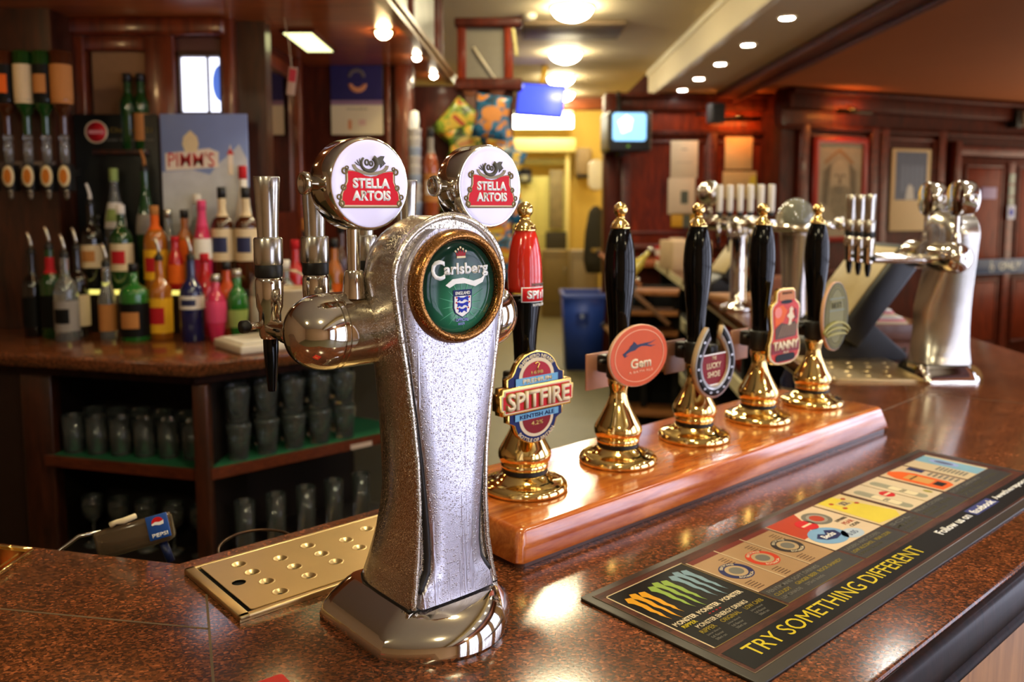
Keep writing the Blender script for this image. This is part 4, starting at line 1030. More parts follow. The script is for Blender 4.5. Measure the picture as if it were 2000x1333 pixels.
# ------------------------------------------------------------------ back bar: counter, cabinets, wall behind, canopy
bb = [(-3.3, 3.15), (-0.958, 2.493), (-0.306, 3.066), (-0.306, 5.05), (-0.90, 5.05), (-1.05, 3.42), (-1.74, 3.44), (-1.74, 3.25), (-3.3, 3.25)]
o = M().prism(bb, 1.06, WT, None, 0.006).obj('back_counter_top', G); tag(o, 'granite counter along the back bar carrying the spirits bottles', 'counter')
o = M().prism(inset(bb, 0.012), 1.035, 1.062).obj('moulding', nose_mat, o)
shelf_green = mat('green shelf liner', (28, 92, 58), 0.6, vary=0.15, scale=60)
bc = thing('glass_cabinet', 'dark wooden back bar cabinet with green lined shelves of glasses', 'cabinet', (0, 0, FZ))
bi = inset(bb, 0.035); bi2 = inset(bb, 0.40)
dk = mat('cabinet back wood', (26, 16, 10), 0.6)
def wall_between(a, c, z0, z1, th=0.02):
    a, c = Vector(a), Vector(c); d = (c-a).normalized(); n = Vector((-d.y, d.x))*th
    return M().prism([tuple(a), tuple(c), tuple(c+n), tuple(a+n)], z0, z1)
kL, kM, kR = (-2.4, 3.13), (-0.955, 2.925), (-0.66, 3.30)
M().prism([(-3.2, 3.30), (kM[0], kM[1]), (kM[0], kM[1]+.02), (-3.2, 3.32)], 0.08, 1.08).prism([kM, (-0.62, 3.22), (-0.62, 5.0), (-0.64, 5.0), (-0.64, 3.23), (kM[0], kM[1]+.03)], 0.08, 1.08).obj('back_panel', dk, bc)
post = back_bar_wood
M().box((-0.956, 2.545, 0.54), (0.045, 0.045, 1.08), 0.004, None).obj('post', post, bc)
M().box((-1.56, 2.735, 0.54), (0.10, 0.06, 1.08), 0.004).obj('post', post, bc)
M().box((-0.345, 3.085, 0.54), (0.06, 0.06, 1.08), 0.004).obj('post', post, bc)
M().prism([(-3.2, 3.19), (-1.60, 2.72), (-1.60, 2.74), (-3.2, 3.21)], 0.0, 1.08).obj('side_panel', mat('dark red brown panel', (40, 20, 12), 0.5), bc)
M().prism([(-1.55, 2.75), (-1.53, 2.75), (-1.53, 3.05), (-1.55, 3.05)], 0.05, 1.08).obj('divider', dk, bc)
M().prism([(-0.972, 2.55), (-0.948, 2.55), (-0.948, 2.93), (-0.972, 2.93)], 0.05, 1.08).obj('divider', dk, bc)
for z, nm in ((0.79, 'upper'), (0.46, 'lower')):
    for pts in ([(-1.53, 2.70), (-0.98, 2.548), (-0.965, 2.92), (-1.53, 3.02)], [(-0.94, 2.548), (-0.36, 3.06), (-0.63, 3.22), (-0.945, 2.93)]):
        sh = M().prism(pts, z, z+0.018).obj('shelf', shelf_green if nm == 'upper' else dk, bc); sh['label'] = 'green lined %s shelf' % nm if nm == 'upper' else 'dark lower shelf'
        a, c = Vector(pts[0]), Vector(pts[1]); d = (c-a).normalized(); n = Vector((d.y, -d.x))*0.012
        M().prism([tuple(a), tuple(a+n), tuple(c+n), tuple(c)], z-0.014, z+0.02).obj('shelf_lip', wood('red brown lip', (70, 26, 12), (104, 46, 22), 0.35, 0.3), sh)

# wall behind the bottles
struct('wall_back_bar', M().box((-2.35, 3.30, 1.2), (1.20, 0.08, 2.5)).box((-1.40, 3.52, 1.2), (0.80, 0.08, 2.5)).box((-1.78, 3.41, 1.2), (0.06, 0.26, 2.5)), back_bar_wood)
t = M()
for x, w in ((-1.735, .05), (-1.41, .12), (-1.14, .05)): t.box((x, 3.455, 1.72), (w, 0.06, 1.3), 0.008)
t.box((-1.45, 3.44, 2.285), (0.62, 0.09, 0.07), 0.015).box((-1.57, 3.455, 2.225), (0.3, 0.05, 0.06), 0.008)
struct('trim_9', t, wood('back bar stile', (66, 24, 10), (122, 50, 20), 0.32, 0.4, 5, (6, 6, 0.8)))
struct('trim_10', M().box((-1.26, 3.47, 2.215), (0.22, 0.03, 0.085), 0.004), mat('rose brown board', (96, 60, 52), 0.5))
M_ = M().box((-1.575, 3.47, 1.99), (0.24, 0.02, 0.42)); o = M_.obj('wall_mirror', mat('tan mirror glass', (130, 96, 66), 0.45, 0.2)); tag(o, 'tan tinted mirror panel set in the back bar behind green bottles that stand for reflections', 'mirror')
wn = struct('window_5', M().box((-1.345, 3.455, 2.065), (0.022, 0.03, 0.25), 0.003).box((-1.165, 3.455, 2.065), (0.022, 0.03, 0.25), 0.003).box((-1.255, 3.455, 2.185), (0.20, 0.03, 0.02), 0.003).box((-1.255, 3.455, 1.945), (0.20, 0.03, 0.02), 0.003).box((-1.225, 3.452, 2.065), (0.007, 0.02, 0.24)), frame_paint)  # stands for a window reflected in a mirror, built as a glowing panel
M().box((-1.255, 3.466, 2.065), (0.18, 0.01, 0.24)).obj('pane', mat('glowing window reflection', (232, 236, 255), 0.3, emit=2.6, vary=0), wn)
M().prism(ell(.032, .072, 30, -.0, 0, PI/2, 1.5*PI), 0, .003, face_y(-1.178, 3.458, 2.07)).obj('blue_disc', mat('glowing reflected sign', (90, 130, 235), 0.4, emit=0.7), wn)
# receding mirrored wall and the poster end panel
struct('wall_back_bar_side', M().prism([(-1.14, 3.50), (-1.09, 4.55), (-1.15, 4.55), (-1.20, 3.5)], 0.9, 2.5), mahogany_dark)
o = M().prism([(-1.128, 3.62), (-1.100, 4.30), (-1.104, 4.30), (-1.132, 3.62)], 1.55, 2.20).obj('wall_mirror', mat('dark mirror glass', (206, 186, 166), 0.04, 1, vary=0)); tag(o, 'tall dark mirror door on the receding back bar wall', 'mirror')
t = M()
for (x, y) in ((-1.125, 3.59), (-1.092, 4.34)): t.box((x, y, 1.80), (0.05, 0.06, 1.1), 0.008)
t.box((-1.105, 3.97, 2.235), (0.04, 0.78, 0.06), 0.008, None)
struct('trim_11', t, wood('back bar stile', (66, 24, 10), (122, 50, 20)))
struct('wall_poster_panel', M().box((-0.83, 4.60, 1.6), (0.60, 0.08, 1.6)), mahogany_dark)
struct('trim_12', M().box((-0.575, 4.55, 1.7), (0.09, 0.09, 1.4), 0.01).box((-0.66, 4.55, 1.7), (0.03, 0.03, 1.3), 0.008), wood('back bar stile', (66, 24, 10), (122, 50, 20)))
struct('wall_servery_end', M().box((-0.33, 5.18, 1.65), (0.68, 0.06, 1.3)), mahogany_dark)
# canopy over the back bar
can = thing('canopy', 'red brown wooden canopy with downlights over the back bar', 'canopy', (0, 0, 2.32))
M().prism([(-3.6, 1.9), (-1.1, 1.9), (-0.50, 2.35), (-0.36, 5.15), (-3.6, 5.15)], 0, 0.03).obj('soffit', canopy_wood, can)
def along(y, off=0.0): return -0.50+(y-2.35)*0.05+off
M().prism([(along(2.35, -.03), 2.35), (along(2.35, .012), 2.35), (along(5.15, .012), 5.15), (along(5.15, -.03), 5.15)], -0.008, 0.05).prism([(along(2.35, -.03), 2.35), (along(2.35, .024), 2.35), (along(5.15, .024), 5.15), (along(5.15, -.03), 5.15)], 0.02, 0.042).obj('edge_moulding', wood('canopy moulding', (92, 66, 36), (138, 102, 62), 0.35, 0.3), can)
M().prism([(along(2.35, -.10), 2.35), (along(2.35, -.08), 2.35), (along(5.15, -.08), 5.15), (along(5.15, -.10), 5.15)], 0.03, 0.61).obj('fascia', mahogany_dark, can)
frost = mat('frosted fascia glass', (150, 150, 138), 0.35, coat=0.3, vary=0.35, scale=6)
for y0, y1 in ((2.5, 3.2), (3.32, 4.02), (4.14, 4.9)):
    pn = M().prism([(along(y0, -.082), y0), (along(y0, -.070), y0), (along(y1, -.070), y1), (along(y1, -.082), y1)], 0.10, 0.52).obj('fascia_glass', frost, can)
for y in (2.44, 3.26, 4.08, 4.96, 5.12):
    M().box((along(y, -.075), y, 0.32), (0.05, 0.06, 0.56), 0.008).obj('fascia_post', mahogany_dark, can)
cl_mat = mat('hot halogen', (255, 214, 150), 0.4, emit=K_CANOPY, vary=0)
def downlight(name, label, x, y, z, r, m_, rim_m, group, face_down=True):
    t = thing(name, label, 'downlight', (x, y, z), 0, group)
    M().lathe([(r*1.35, -0.004), (r*1.35, 0), (r*1.0, -0.001), (r, -0.006), (r*1.1, -0.008), (r*1.3, -0.007)], 24, cap=False).obj('rim', rim_m, t)
    M().lathe([(r*math.cos(a), -.004-r*.9*math.sin(a)) for a in [PI/2*k/8 for k in range(9)]], 24, cap=False).obj('bulb', m_, t)
    return t
hal = mat('halogen bulb', (255, 236, 200), 0.4, emit=K_SPOT, vary=0)
for (x, y, r, lab) in ((-0.548, 3.67, .034, 'glowing halogen downlight under the canopy, nearest of the row'), (-0.475, 4.28, .020, 'small downlight under the canopy edge, middle of the row'), (-0.445, 4.86, .020, 'small downlight under the far end of the canopy')):
    downlight('downlight', lab, x, y, 2.32, r, cl_mat if r > .03 else hal, brass, 'downlights under the canopy')
for (x, y, lab) in ((-1.15, 2.35, 'added unseen downlight above the left bay'), (-1.9, 2.6, 'added unseen downlight farther left above the counter'), (-.75, 2.6, 'added unseen downlight near the canopy corner')):  # put in out of view so that their bounce brightens the canopy
    downlight('downlight', lab, x, y, 2.32, .034, cl_mat, brass, 'downlights under the canopy')
fl_ = thing('strip_light', 'rectangular pale green diffuser light under the canopy', 'light', (-0.91, 3.86, 2.32))
M().box((0, 0, -0.006), (0.15, 0.46, 0.012), 0.003).obj('frame', mahogany_dark, fl_)
M().box((0, 0, -0.0135), (0.12, 0.42, 0.004)).obj('diffuser', mat('pale green diffuser', (226, 226, 160), 0.5, emit=3.0, vary=0), fl_)
# small glazed gantry beyond the canopy
gn = thing('glazed_gantry', 'small glazed wooden gantry at the far end of the canopy', 'gantry', (-0.14, 5.12, 2.30))
M().box((0, 0, 0), (0.40, 0.10, 0.07), 0.01).obj('rail', mahogany_dark, gn)
M().box((0, 0, 0.36), (0.40, 0.10, 0.05), 0.01).obj('rail', mahogany_dark, gn)
for x in (-0.16, 0.12): M().box((x, 0, 0.18), (0.05, 0.06, 0.34), 0.006).obj('post', mahogany, gn)
M().box((-0.02, 0.01, 0.18), (0.23, 0.012, 0.32)).obj('pane', mat('grey gantry glass', (120, 112, 96), 0.2, coat=0.3), gn)
M().tube([(-0.09, -0.01, 0.22), (0.04, -0.01, 0.03)], 0.008, 8).obj('brace', mat('cream trim', (214, 202, 172), 0.5), gn)
M().box((0.19, -0.03, 0.22), (0.02, 0.03, 0.16), 0.003, Matrix.Rotation(R(-8), 4, 'Y')).obj('sign_edge', mat('pale yellow edge', (206, 192, 120), 0.5), gn)

# signs and posters on the back bar
tier = M().prism([(-1.72, 3.16), (-1.06, 3.10), (-1.04, 3.40), (-1.72, 3.40)], WT, 1.258).obj('bottle_step', dk); tag(tier, 'raised bottle step lit along its front edge on the back counter', 'shelf')
M().prism([(-1.72, 3.152), (-1.055, 3.092), (-1.055, 3.10), (-1.72, 3.16)], 1.245, 1.262).obj('lit_edge', mat('lit acrylic edge', (226, 214, 110), 0.3, emit=1.5, vary=0.2, scale=8), tier)
bs = thing('sign_board', 'black notice board with a round red sign standing behind the bottles', 'sign', (-1.58, 3.40, 1.26), 0)
M().box((0, 0, 0.34), (0.335, 0.012, 0.68), 0.002).obj('board', mat('black board', (14, 18, 14), 0.4), bs)
rd = M().lathe([(.041, 0), (.041, .003), (0, .003)], 36, face_y(-.078, -.006, .610)).obj('red_disc', mat('sign red', (186, 24, 30), 0.4), bs)
ring(ell(.045, n=36), ell(.040, n=36), 0, .0035, face_y(-.078, -.006, .610)).obj('disc_edge', cream_print, bs)
flat(bs, 'disc_bar', rect(.058, .012), face_y(-.078, -.0095, .610), mat('pink print', (226, 150, 150), 0.4))
text(bs, 'Challenge 21', face_y(.06, -.0065, .615), mat('dim gold print', (110, 92, 40), 0.5), .17, .026)
text(bs, 'under 21? proof of age', face_y(.055, -.0065, .578), grey_print, .19, .014)
pm = thing('advert_board', 'pale blue cocktail advert board with red lettering behind the bottles', 'sign', (-1.225, 3.385, 1.26), 0)
M().box((0, 0, 0.34), (0.345, 0.012, 0.68), 0.002).obj('board', mat('hazy blue board', (122, 142, 192), 0.5, vary=0.15, scale=5), pm)
flat(pm, 'town', [(-.17, .02), (.17, .02), (.17, .50), (.14, .56), (.10, .52), (.05, .48), (.02, .44), (-.05, .46), (-.17, .45)], face_y(0, -.007, .0), mat('pale town print', (196, 200, 206), 0.5, vary=0.25, scale=14))
flat(pm, 'cloud', [(-.155, .455), (.055, .47), (.058, .53), (.02, .545), (-.06, .535), (-.155, .525)], face_y(0, -.0075, 0), mat('warm white print', (236, 222, 204), 0.5))
flat(pm, 'balloon', [(-.075, .53), (-.030, .53), (-.020, .56), (-.026, .59), (-.052, .615), (-.080, .59), (-.086, .56)], face_y(0, -.008, 0), mat('pale yellow print', (232, 214, 168), 0.5))
text(pm, "PIMM'S", face_y(-.052, -.0085, .500), mat('cocktail red print', (206, 62, 60), 0.5), .185, .058, .004)
flat(pm, 'tower', [(.095, .44), (.115, .44), (.115, .52), (.105, .56), (.095, .52)], face_y(0, -.009, 0), mat('warm white print', (236, 222, 204), 0.5))
flat(pm, 'tower_cap', [(.09, .52), (.12, .52), (.105, .545)], face_y(0, -.0095, 0), mat('cocktail red print', (206, 62, 60), 0.5))
def poster(name, label, x, y, z, w, h, rz=0.0):
    t = thing(name, label, 'poster', (x, y, z), rz)
    M().box((0, 0, 0), (w, 0.004, h)).obj('sheet', mat('cream poster', (212, 196, 160), 0.6, vary=0.04, scale=6), t)
    m_ = face_y(0, -.0025, 0)
    flat(t, 'night_picture', rect(w, h*.52, 0, h*.24), m_, mat('night blue print', (46, 40, 84), 0.5, vary=0.35, scale=7))
    flat(t, 'dusk_band', rect(w, h*.07, 0, -h*.05), m_, mat('dusk pink print', (140, 108, 128), 0.5))
    ring(ell(w*.17, w*.17, 26, 0, 0, 0, PI*.999), ell(w*.10, w*.10, 26, 0, 0, 0, PI*.999), 0, .001, m_ @ Matrix.Translation((0, h*.30, 0))).obj('badge_arc', mat('brown badge print', (104, 92, 88), 0.5), t)
    ring(ell(w*.18, w*.17, 26, 0, 0, PI, PI*1.999), ell(w*.10, w*.07, 26, 0, 0, PI, PI*1.999), 0, .001, m_ @ Matrix.Translation((w*.02, h*.21, 0))).obj('badge_arc', mat('peach badge print', (206, 136, 92), 0.5), t)
    text(t, 'THE FULL MOON', m_ @ Matrix.Translation((0, -h*.14, 0)), grey_print, w*.42, h*.025)
    flat(t, 'bottle_picture', rect(w*.07, h*.14, -w*.14, -h*.36, .004), m_, mat('peach badge print', (206, 136, 92), 0.5))
    flat(t, 'glass_picture', rect(w*.14, h*.08, w*.10, -h*.33, .004), m_, mat('pale rose print', (206, 166, 150), 0.5))
    return t
poster('poster', 'night blue and cream poster pinned to the dark end panel', (702-1000)/1640*4.54, 4.54, 2.145, .275, .375)
tagm = thing('price_tag', 'small red and white tag hanging from a cord under the canopy', 'tag', (-0.875, 3.42, 2.32))
M().tube([(-.03, 0, 0), (-.012, 0, -.10), (-.004, 0, -.195)], .0016, 6).obj('cord', cream_print, tagm)
M().box((.030, 0, -.245), (.034, .003, .110), .001, Matrix.Rotation(R(8), 4, 'Y')).obj('card', mat('pale tag card', (190, 160, 140), 0.5), tagm)
flat(tagm, 'red_patch', rect(.028, .05, 0, .012), Matrix.Rotation(R(8), 4, 'Y') @ Matrix.Translation((.030, -.002, -.235)) @ Matrix.Rotation(PI/2, 4, 'X'), mat('tag red', (190, 40, 60), 0.5))

# ------------------------------------------------------------------ bottles
def liquid(name, col, rough=0.06, trans=0.0): return mat(name, col, rough, trans=trans, coat=0.6, vary=0.03)
g_dark = liquid('dark bottle glass', (20, 18, 14)); g_green = liquid('deep green bottle glass', (24, 62, 22)); g_brightgreen = liquid('green liqueur glass', (40, 120, 44), trans=0.3)
g_clear = liquid('clear spirit glass', (214, 220, 214), 0.03, 0.85); g_amber = liquid('amber spirit glass', (206, 120, 26), 0.05, 0.45); g_pink = liquid('pink liqueur glass', (214, 48, 92), 0.06, 0.25)
g_red = liquid('red liqueur glass', (196, 30, 26), 0.06, 0.2); g_blue = liquid('blue bottle glass', (26, 32, 78), 0.06, 0.1); g_brown = liquid('brown bottle glass', (70, 34, 14), 0.06, 0.15); g_orange = liquid('orange liqueur glass', (216, 84, 26), 0.06, 0.3)
tinfoil = mat('silver pourer', (196, 190, 176), 0.25, 0.9)
def bottle(label, x, y, z, h, r, glass, lab=None, cap=None, pour=None, shape='std', lab2=None, rz=0.0, flip=False, name='spirit_bottle', group='spirits on the back bar', lr=(0.12, 0.48), foil=None):
    t = thing(name, label, 'bottle', (x, y, z), rz, group, rot=(0, PI, rz) if flip else None)
    nr = 0.0145
    prof = {'std': [(0, 0), (.93, 0), (1, .012), (1, .58), (.93, .64), (.70, .70), (.45, .745), ('n', .78), ('n', .985), (0, 1)],
            'wide': [(0, 0), (.95, 0), (1, .012), (1, .60), (.96, .645), (.82, .69), (.45, .73), ('n', .76), ('n', .985), (0, 1)],
            'tall': [(0, 0), (.93, 0), (1, .01), (1, .50), (.92, .58), (.72, .68), (.52, .76), ('n', .83), ('n', .985), (0, 1)],
            'taper': [(0, 0), (.50, 0), (.58, .012), (.72, .14), (.92, .34), (1, .50), (.96, .60), (.80, .68), (.55, .735), ('n', .77), ('n', .985), (0, 1)]}[shape]
    pts = [((nr if a == 'n' else a*r), b_*h) for a, b_ in prof]
    sharp(M().lathe(pts, 24).obj('glass_body', glass, t), 50)
    def rad(f):
        for (r0, z0), (r1, z1) in zip(pts, pts[1:]):
            if z0 <= f*h <= z1 and z1 > z0: return r0+(r1-r0)*(f*h-z0)/(z1-z0)
        return r
    def band(nm, m_, f0, f1, a=130):
        k = [f0+(f1-f0)*i/6 for i in range(7)]
        M().lathe([(rad(f)+.0008, f*h) for f in k], 20, None, R(-90-a), R(-90+a), cap=False).obj(nm, m_, t)
    if lab is not None: band('label', lab, *lr)
    if lab2 is not None:
        m_ = (lr[0]+lr[1])/2; d_ = (lr[1]-lr[0])*.24
        k = [m_-d_+2*d_*i/4 for i in range(5)]
        M().lathe([(rad(f)+.0014, f*h) for f in k], 12, None, R(-90-38), R(-90+38), cap=False).obj('label_emblem', lab2, t)
    if foil is not None: band('neck_label', foil, .72, .90, 179.9)
    if cap is not None: M().lathe([(nr+.0008, .90*h), (nr+.002, .902*h), (nr+.002, 1.005*h), (nr, 1.012*h), (0, 1.012*h)], 18).obj('cap', cap, t)
    if pour is not None:
        M().lathe([(.013, .97*h), (.0145, .98*h), (.0145, h+.012), (.008, h+.018), (0, h+.018)], 16).obj('pourer_collar', black_matt, t)
        M().tube([(0, 0, h+.012), (.001, 0, h+.035), (-.006, 0, h+.062), (-.012, 0, h+.078)], [.0075, .006, .0055, .005], 10).obj('pourer', pour, t)
    return t
cream_l = mat('cream paper label', (206, 186, 150), 0.6); white_l = mat('white paper label', (222, 216, 204), 0.55); tan_l = mat('tan paper label', (176, 118, 64), 0.6)
black_l = mat('black paper label', (18, 18, 16), 0.5); yellow_l = mat('yellow paper label', (222, 168, 40), 0.55); orange_l = mat('orange paper label', (214, 96, 30), 0.55); navy_l = mat('navy emblem', (30, 36, 74), 0.5)
red_l = mat('red paper label', (176, 34, 40), 0.5); pink_l = mat('pink paper label', (206, 70, 110), 0.5); green_l = mat('pale green label', (150, 168, 96), 0.55); grey_l = mat('grey paper label', (140, 132, 124), 0.55)
def X(px, y): return (px-1000)/1640*y
TZ = 1.2585
c_, y0 = WT, 3.02
# front row standing on the counter
bottle('leftmost dark bottle with a silver pourer on the back counter', X(60, 3.05), 3.05, c_, .305, .037, g_dark, lab=black_l, pour=tinfoil)
bottle('dark green bottle with a red neck and pourer near the left end of the counter', X(95, 3.02), 3.02, c_, .325, .037, g_green, lab=black_l, pour=tinfoil, foil=red_l)
bottle('clear bottle with a tilted silver pourer beside the red necked bottle', X(124, 2.95), 2.95, c_, .300, .040, g_clear, lab=grey_l, lab2=black_l, pour=tinfoil)
bottle('dark square shouldered bottle with a bright pourer in front of the step', X(148, 3.06), 3.06, c_, .320, .038, g_dark, lab=cream_l, pour=tinfoil, shape='wide')
bottle('slim clear bottle with a brown label and pourer left of the dark green bottle', X(205, 2.98), 2.98, c_, .265, .030, g_clear, lab=tan_l, pour=tinfoil, shape='tall')
bottle('broad dark green bottle with a black label in the front row', X(258, 2.96), 2.96, c_, .270, .050, g_brightgreen, lab=black_l, lab2=tan_l, cap=black_matt, shape='wide', lr=(.06, .50))
bottle('amber bottle with a yellow label in the front row', X(309, 3.0), 3.0, c_, .285, .041, g_amber, lab=yellow_l, lab2=red_l, pour=tinfoil, lr=(.08, .52))
bottle('dark blue bottle with a clear neck and pourer in the front row', X(371, 2.94), 2.94, c_, .290, .041, g_blue, lab=white_l, lab2=navy_l, pour=tinfoil, lr=(.40, .56))
bottle('pink bulbous bottle narrowing to its foot in the front row', X(418, 2.92), 2.92, c_, .235, .037, g_pink, lab=pink_l, cap=tinfoil, shape='taper', lr=(.30, .62))
bottle('green bulbous bottle narrowing to its foot in the front row', X(460, 2.95), 2.95, c_, .250, .037, g_brightgreen, lab=green_l, cap=tinfoil, shape='taper', lr=(.20, .45))
bottle('red bottle close behind the pink bulbous one', X(398, 3.06), 3.06, c_, .300, .036, g_red, lab=red_l, cap=red_l, shape='tall')
bottle('amber bottle half hidden behind the green bulbous one', X(440, 3.055), 3.055, c_, .270, .034, g_orange, lab=tan_l, cap=black_matt)
# on the step behind
bottle('dark bottle with a cream label and white pourer on the step', X(180, 3.24), 3.24, TZ, .325, .040, g_dark, lab=cream_l, lab2=tan_l, pour=white_l, lr=(.25, .52))
bottle('green bottle with a white cap and cream label on the step', X(238, 3.22), 3.22, TZ, .318, .041, g_green, lab=cream_l, lab2=red_l, cap=white_l, lr=(.22, .55))
bottle('tall bottle with a pale green cap at the back of the step', X(228, 3.34), 3.34, TZ, .46, .040, g_clear, lab=white_l, lab2=green_l, cap=green_l, shape='tall', lr=(.50, .72))
bottle('tall green necked bottle with an amber pourer at the back of the step', X(288, 3.34), 3.34, TZ, .46, .038, g_green, lab=grey_l, pour=tan_l, shape='tall', lr=(.45, .62))
bottle('amber bottle with an orange collar and cork stopper on the step', X(304, 3.22), 3.22, TZ, .315, .043, g_amber, lab=yellow_l, lab2=red_l, cap=tan_l, foil=orange_l)
bottle('amber bottle with a bright orange label on the step', X(362, 3.28), 3.28, TZ, .30, .036, g_amber, lab=orange_l, cap=black_matt, lr=(.35, .62))
bottle('red bottle glowing above the lit step edge', X(342, 3.2), 3.2, TZ, .20, .030, g_red, lab=orange_l, cap=red_l, shape='tall')
bottle('pink topped bottle with a white label on the step', X(396, 3.2), 3.2, TZ, .335, .034, g_pink, lab=white_l, cap=pink_l, foil=pink_l, shape='tall', lr=(.35, .58))
bottle('left one of two black capped bottles with cream labels and navy emblems', X(436, 3.24), 3.24, TZ, .385, .044, g_brown, lab=cream_l, lab2=navy_l, cap=black_matt, foil=cream_l, shape='wide', lr=(.28, .60))
bottle('right one of two black capped bottles with cream labels and navy emblems', X(482, 3.24), 3.24, TZ, .385, .044, g_brown, lab=cream_l, lab2=navy_l, cap=black_matt, foil=cream_l, shape='wide', lr=(.28, .60))
bottle('clear bottle with a white cap in front of the cocktail advert', X(388, 3.335), 3.335, TZ, .36, .036, g_clear, lab=white_l, lab2=red_l, cap=white_l)
bottle('white capped pale bottle behind the black capped pair', X(478, 3.34), 3.34, TZ, .47, .034, white_l, lab=white_l, cap=red_l, shape='tall')
bottle('dark bottle between the cream labelled bottle and the green one', X(194, 3.37), 3.37, TZ, .28, .028, g_dark, lab=grey_l, cap=black_matt)
bottle('clear gin bottle behind the amber bottles', X(330, 3.33), 3.33, TZ, .30, .036, g_clear, lab=green_l, cap=tinfoil)
# receding side, behind the taps: positions step back along the counter
side = [(505, 3.08, .30, .036, g_clear, white_l, red_l, 'clear bottle with a red cap directly behind the first tap handle'),
        (532, 3.22, .33, .036, g_dark, white_l, tinfoil, 'dark bottle with a silver top between the first two tap handles'),
        (556, 3.16, .27, .038, g_clear, navy_l, white_l, 'clear bottle with a navy label between the first two tap handles'),
        (576, 3.30, .34, .034, g_red, red_l, red_l, 'tall red bottle behind the second tap handle'),
        (598, 3.36, .42, .032, g_dark, tan_l, tan_l, 'tall dark bottle with a tan cap behind the second tap handle'),
        (628, 3.30, .30, .038, g_green, cream_l, red_l, 'green bottle with a red cap between the taps and the left medallion'),
        (652, 3.42, .34, .036, g_amber, orange_l, black_matt, 'amber bottle behind the left medallion stem'),
        (690, 3.40, .30, .036, g_clear, white_l, white_l, 'clear bottle with a white cap behind the third tap'),
        (725, 3.52, .34, .036, g_blue, white_l, tinfoil, 'blue bottle between the stem and the wet font'),
        (812, 3.80, .34, .034, g_dark, white_l, white_l, 'dark bottle with a white label between the two medallions'),
        (842, 3.72, .30, .034, g_brown, cream_l, black_matt, 'brown bottle left of the right medallion'),
        (518, 3.42, .38, .034, g_green, green_l, tinfoil, 'tall green bottle at the back behind the first tap handle'),
        (612, 3.56, .40, .036, g_clear, grey_l, tinfoil, 'tall clear bottle at the back beside the mirror door'),
        (666, 3.62, .40, .034, g_brown, tan_l, black_matt, 'tall brown bottle at the back below the poster')]
for px, y, h, r, g, lb, cp, lab in side: bottle(lab, X(px, y), y, c_, h, r, g, lab=lb, cap=cp)
M_ = bottle('tall orange brown bottle beside the white stack at the end of the back bar', X(843, 4.2), 4.2, 1.518, .44, .036, liquid('orange brown bottle glass', (150, 70, 30), 0.1), lab=tan_l, lab2=white_l, cap=black_matt, shape='std', lr=(.18, .5), foil=grey_l)
# white stacked tubs on their shelf
sh = M().box((-0.43, 4.22, 1.505), (0.30, 0.22, 0.025), 0.003).box((-0.43, 4.30, 1.30), (0.28, 0.05, 0.385)); o = sh.obj('end_shelf', back_bar_wood); tag(o, 'small wooden shelf unit at the end of the back bar holding a white stack', 'shelf')
stt = thing('cup_stack', 'tall white stack of paper cups beside the orange bottle', 'cup stack', (X(812, 4.2), 4.2, 1.518))
for k in range(9):
    M().lathe([(.026, .045*k), (.034, .045*k+.075), (.036, .045*k+.077), (.034, .045*k+.079), (0, .045*k+.06)], 20).obj('cup', white_l if k % 3 else mat('pale blue cup', (176, 190, 206), 0.5), stt)
M().lathe([(.0, .44), (.020, .44), (.024, .48), (.020, .52), (0, .53)], 20).obj('lid', mat('glowing white lid', (250, 246, 226), 0.3, emit=0.4), stt)  # lid is no lamp; its brightness is put in as glow
# white tray and ice bucket on the counter
wtr = thing('serving_tray', 'white plastic tray at the corner of the back counter', 'tray', (-0.80, 2.84, WT), BA)
M().box((0, 0, .016), (.36, .22, .030), .006).obj('base', mat('white tray plastic', (214, 204, 184), 0.4), wtr)
M().box((0, 0, .034), (.33, .19, .004), .001).obj('surface', white_l, wtr)
ib = thing('ice_bucket', 'cream ice bucket standing on the white tray behind the taps', 'bucket', (-0.77, 2.86, WT+.037))
M().lathe([(0, 0), (.062, 0), (.066, .004), (.080, .15), (.084, .152), (.084, .160), (.078, .160), (.075, .15), (.06, .01), (0, .01)], 28).obj('body', mat('cream bucket', (196, 178, 146), 0.4), ib)
M().tube([(.08*math.cos(a), .08*math.sin(a)*.2, .15+.07*math.sin(a)) for a in [PI*i/12 for i in range(13)]], .004, 8).obj('handle', tinfoil, ib)

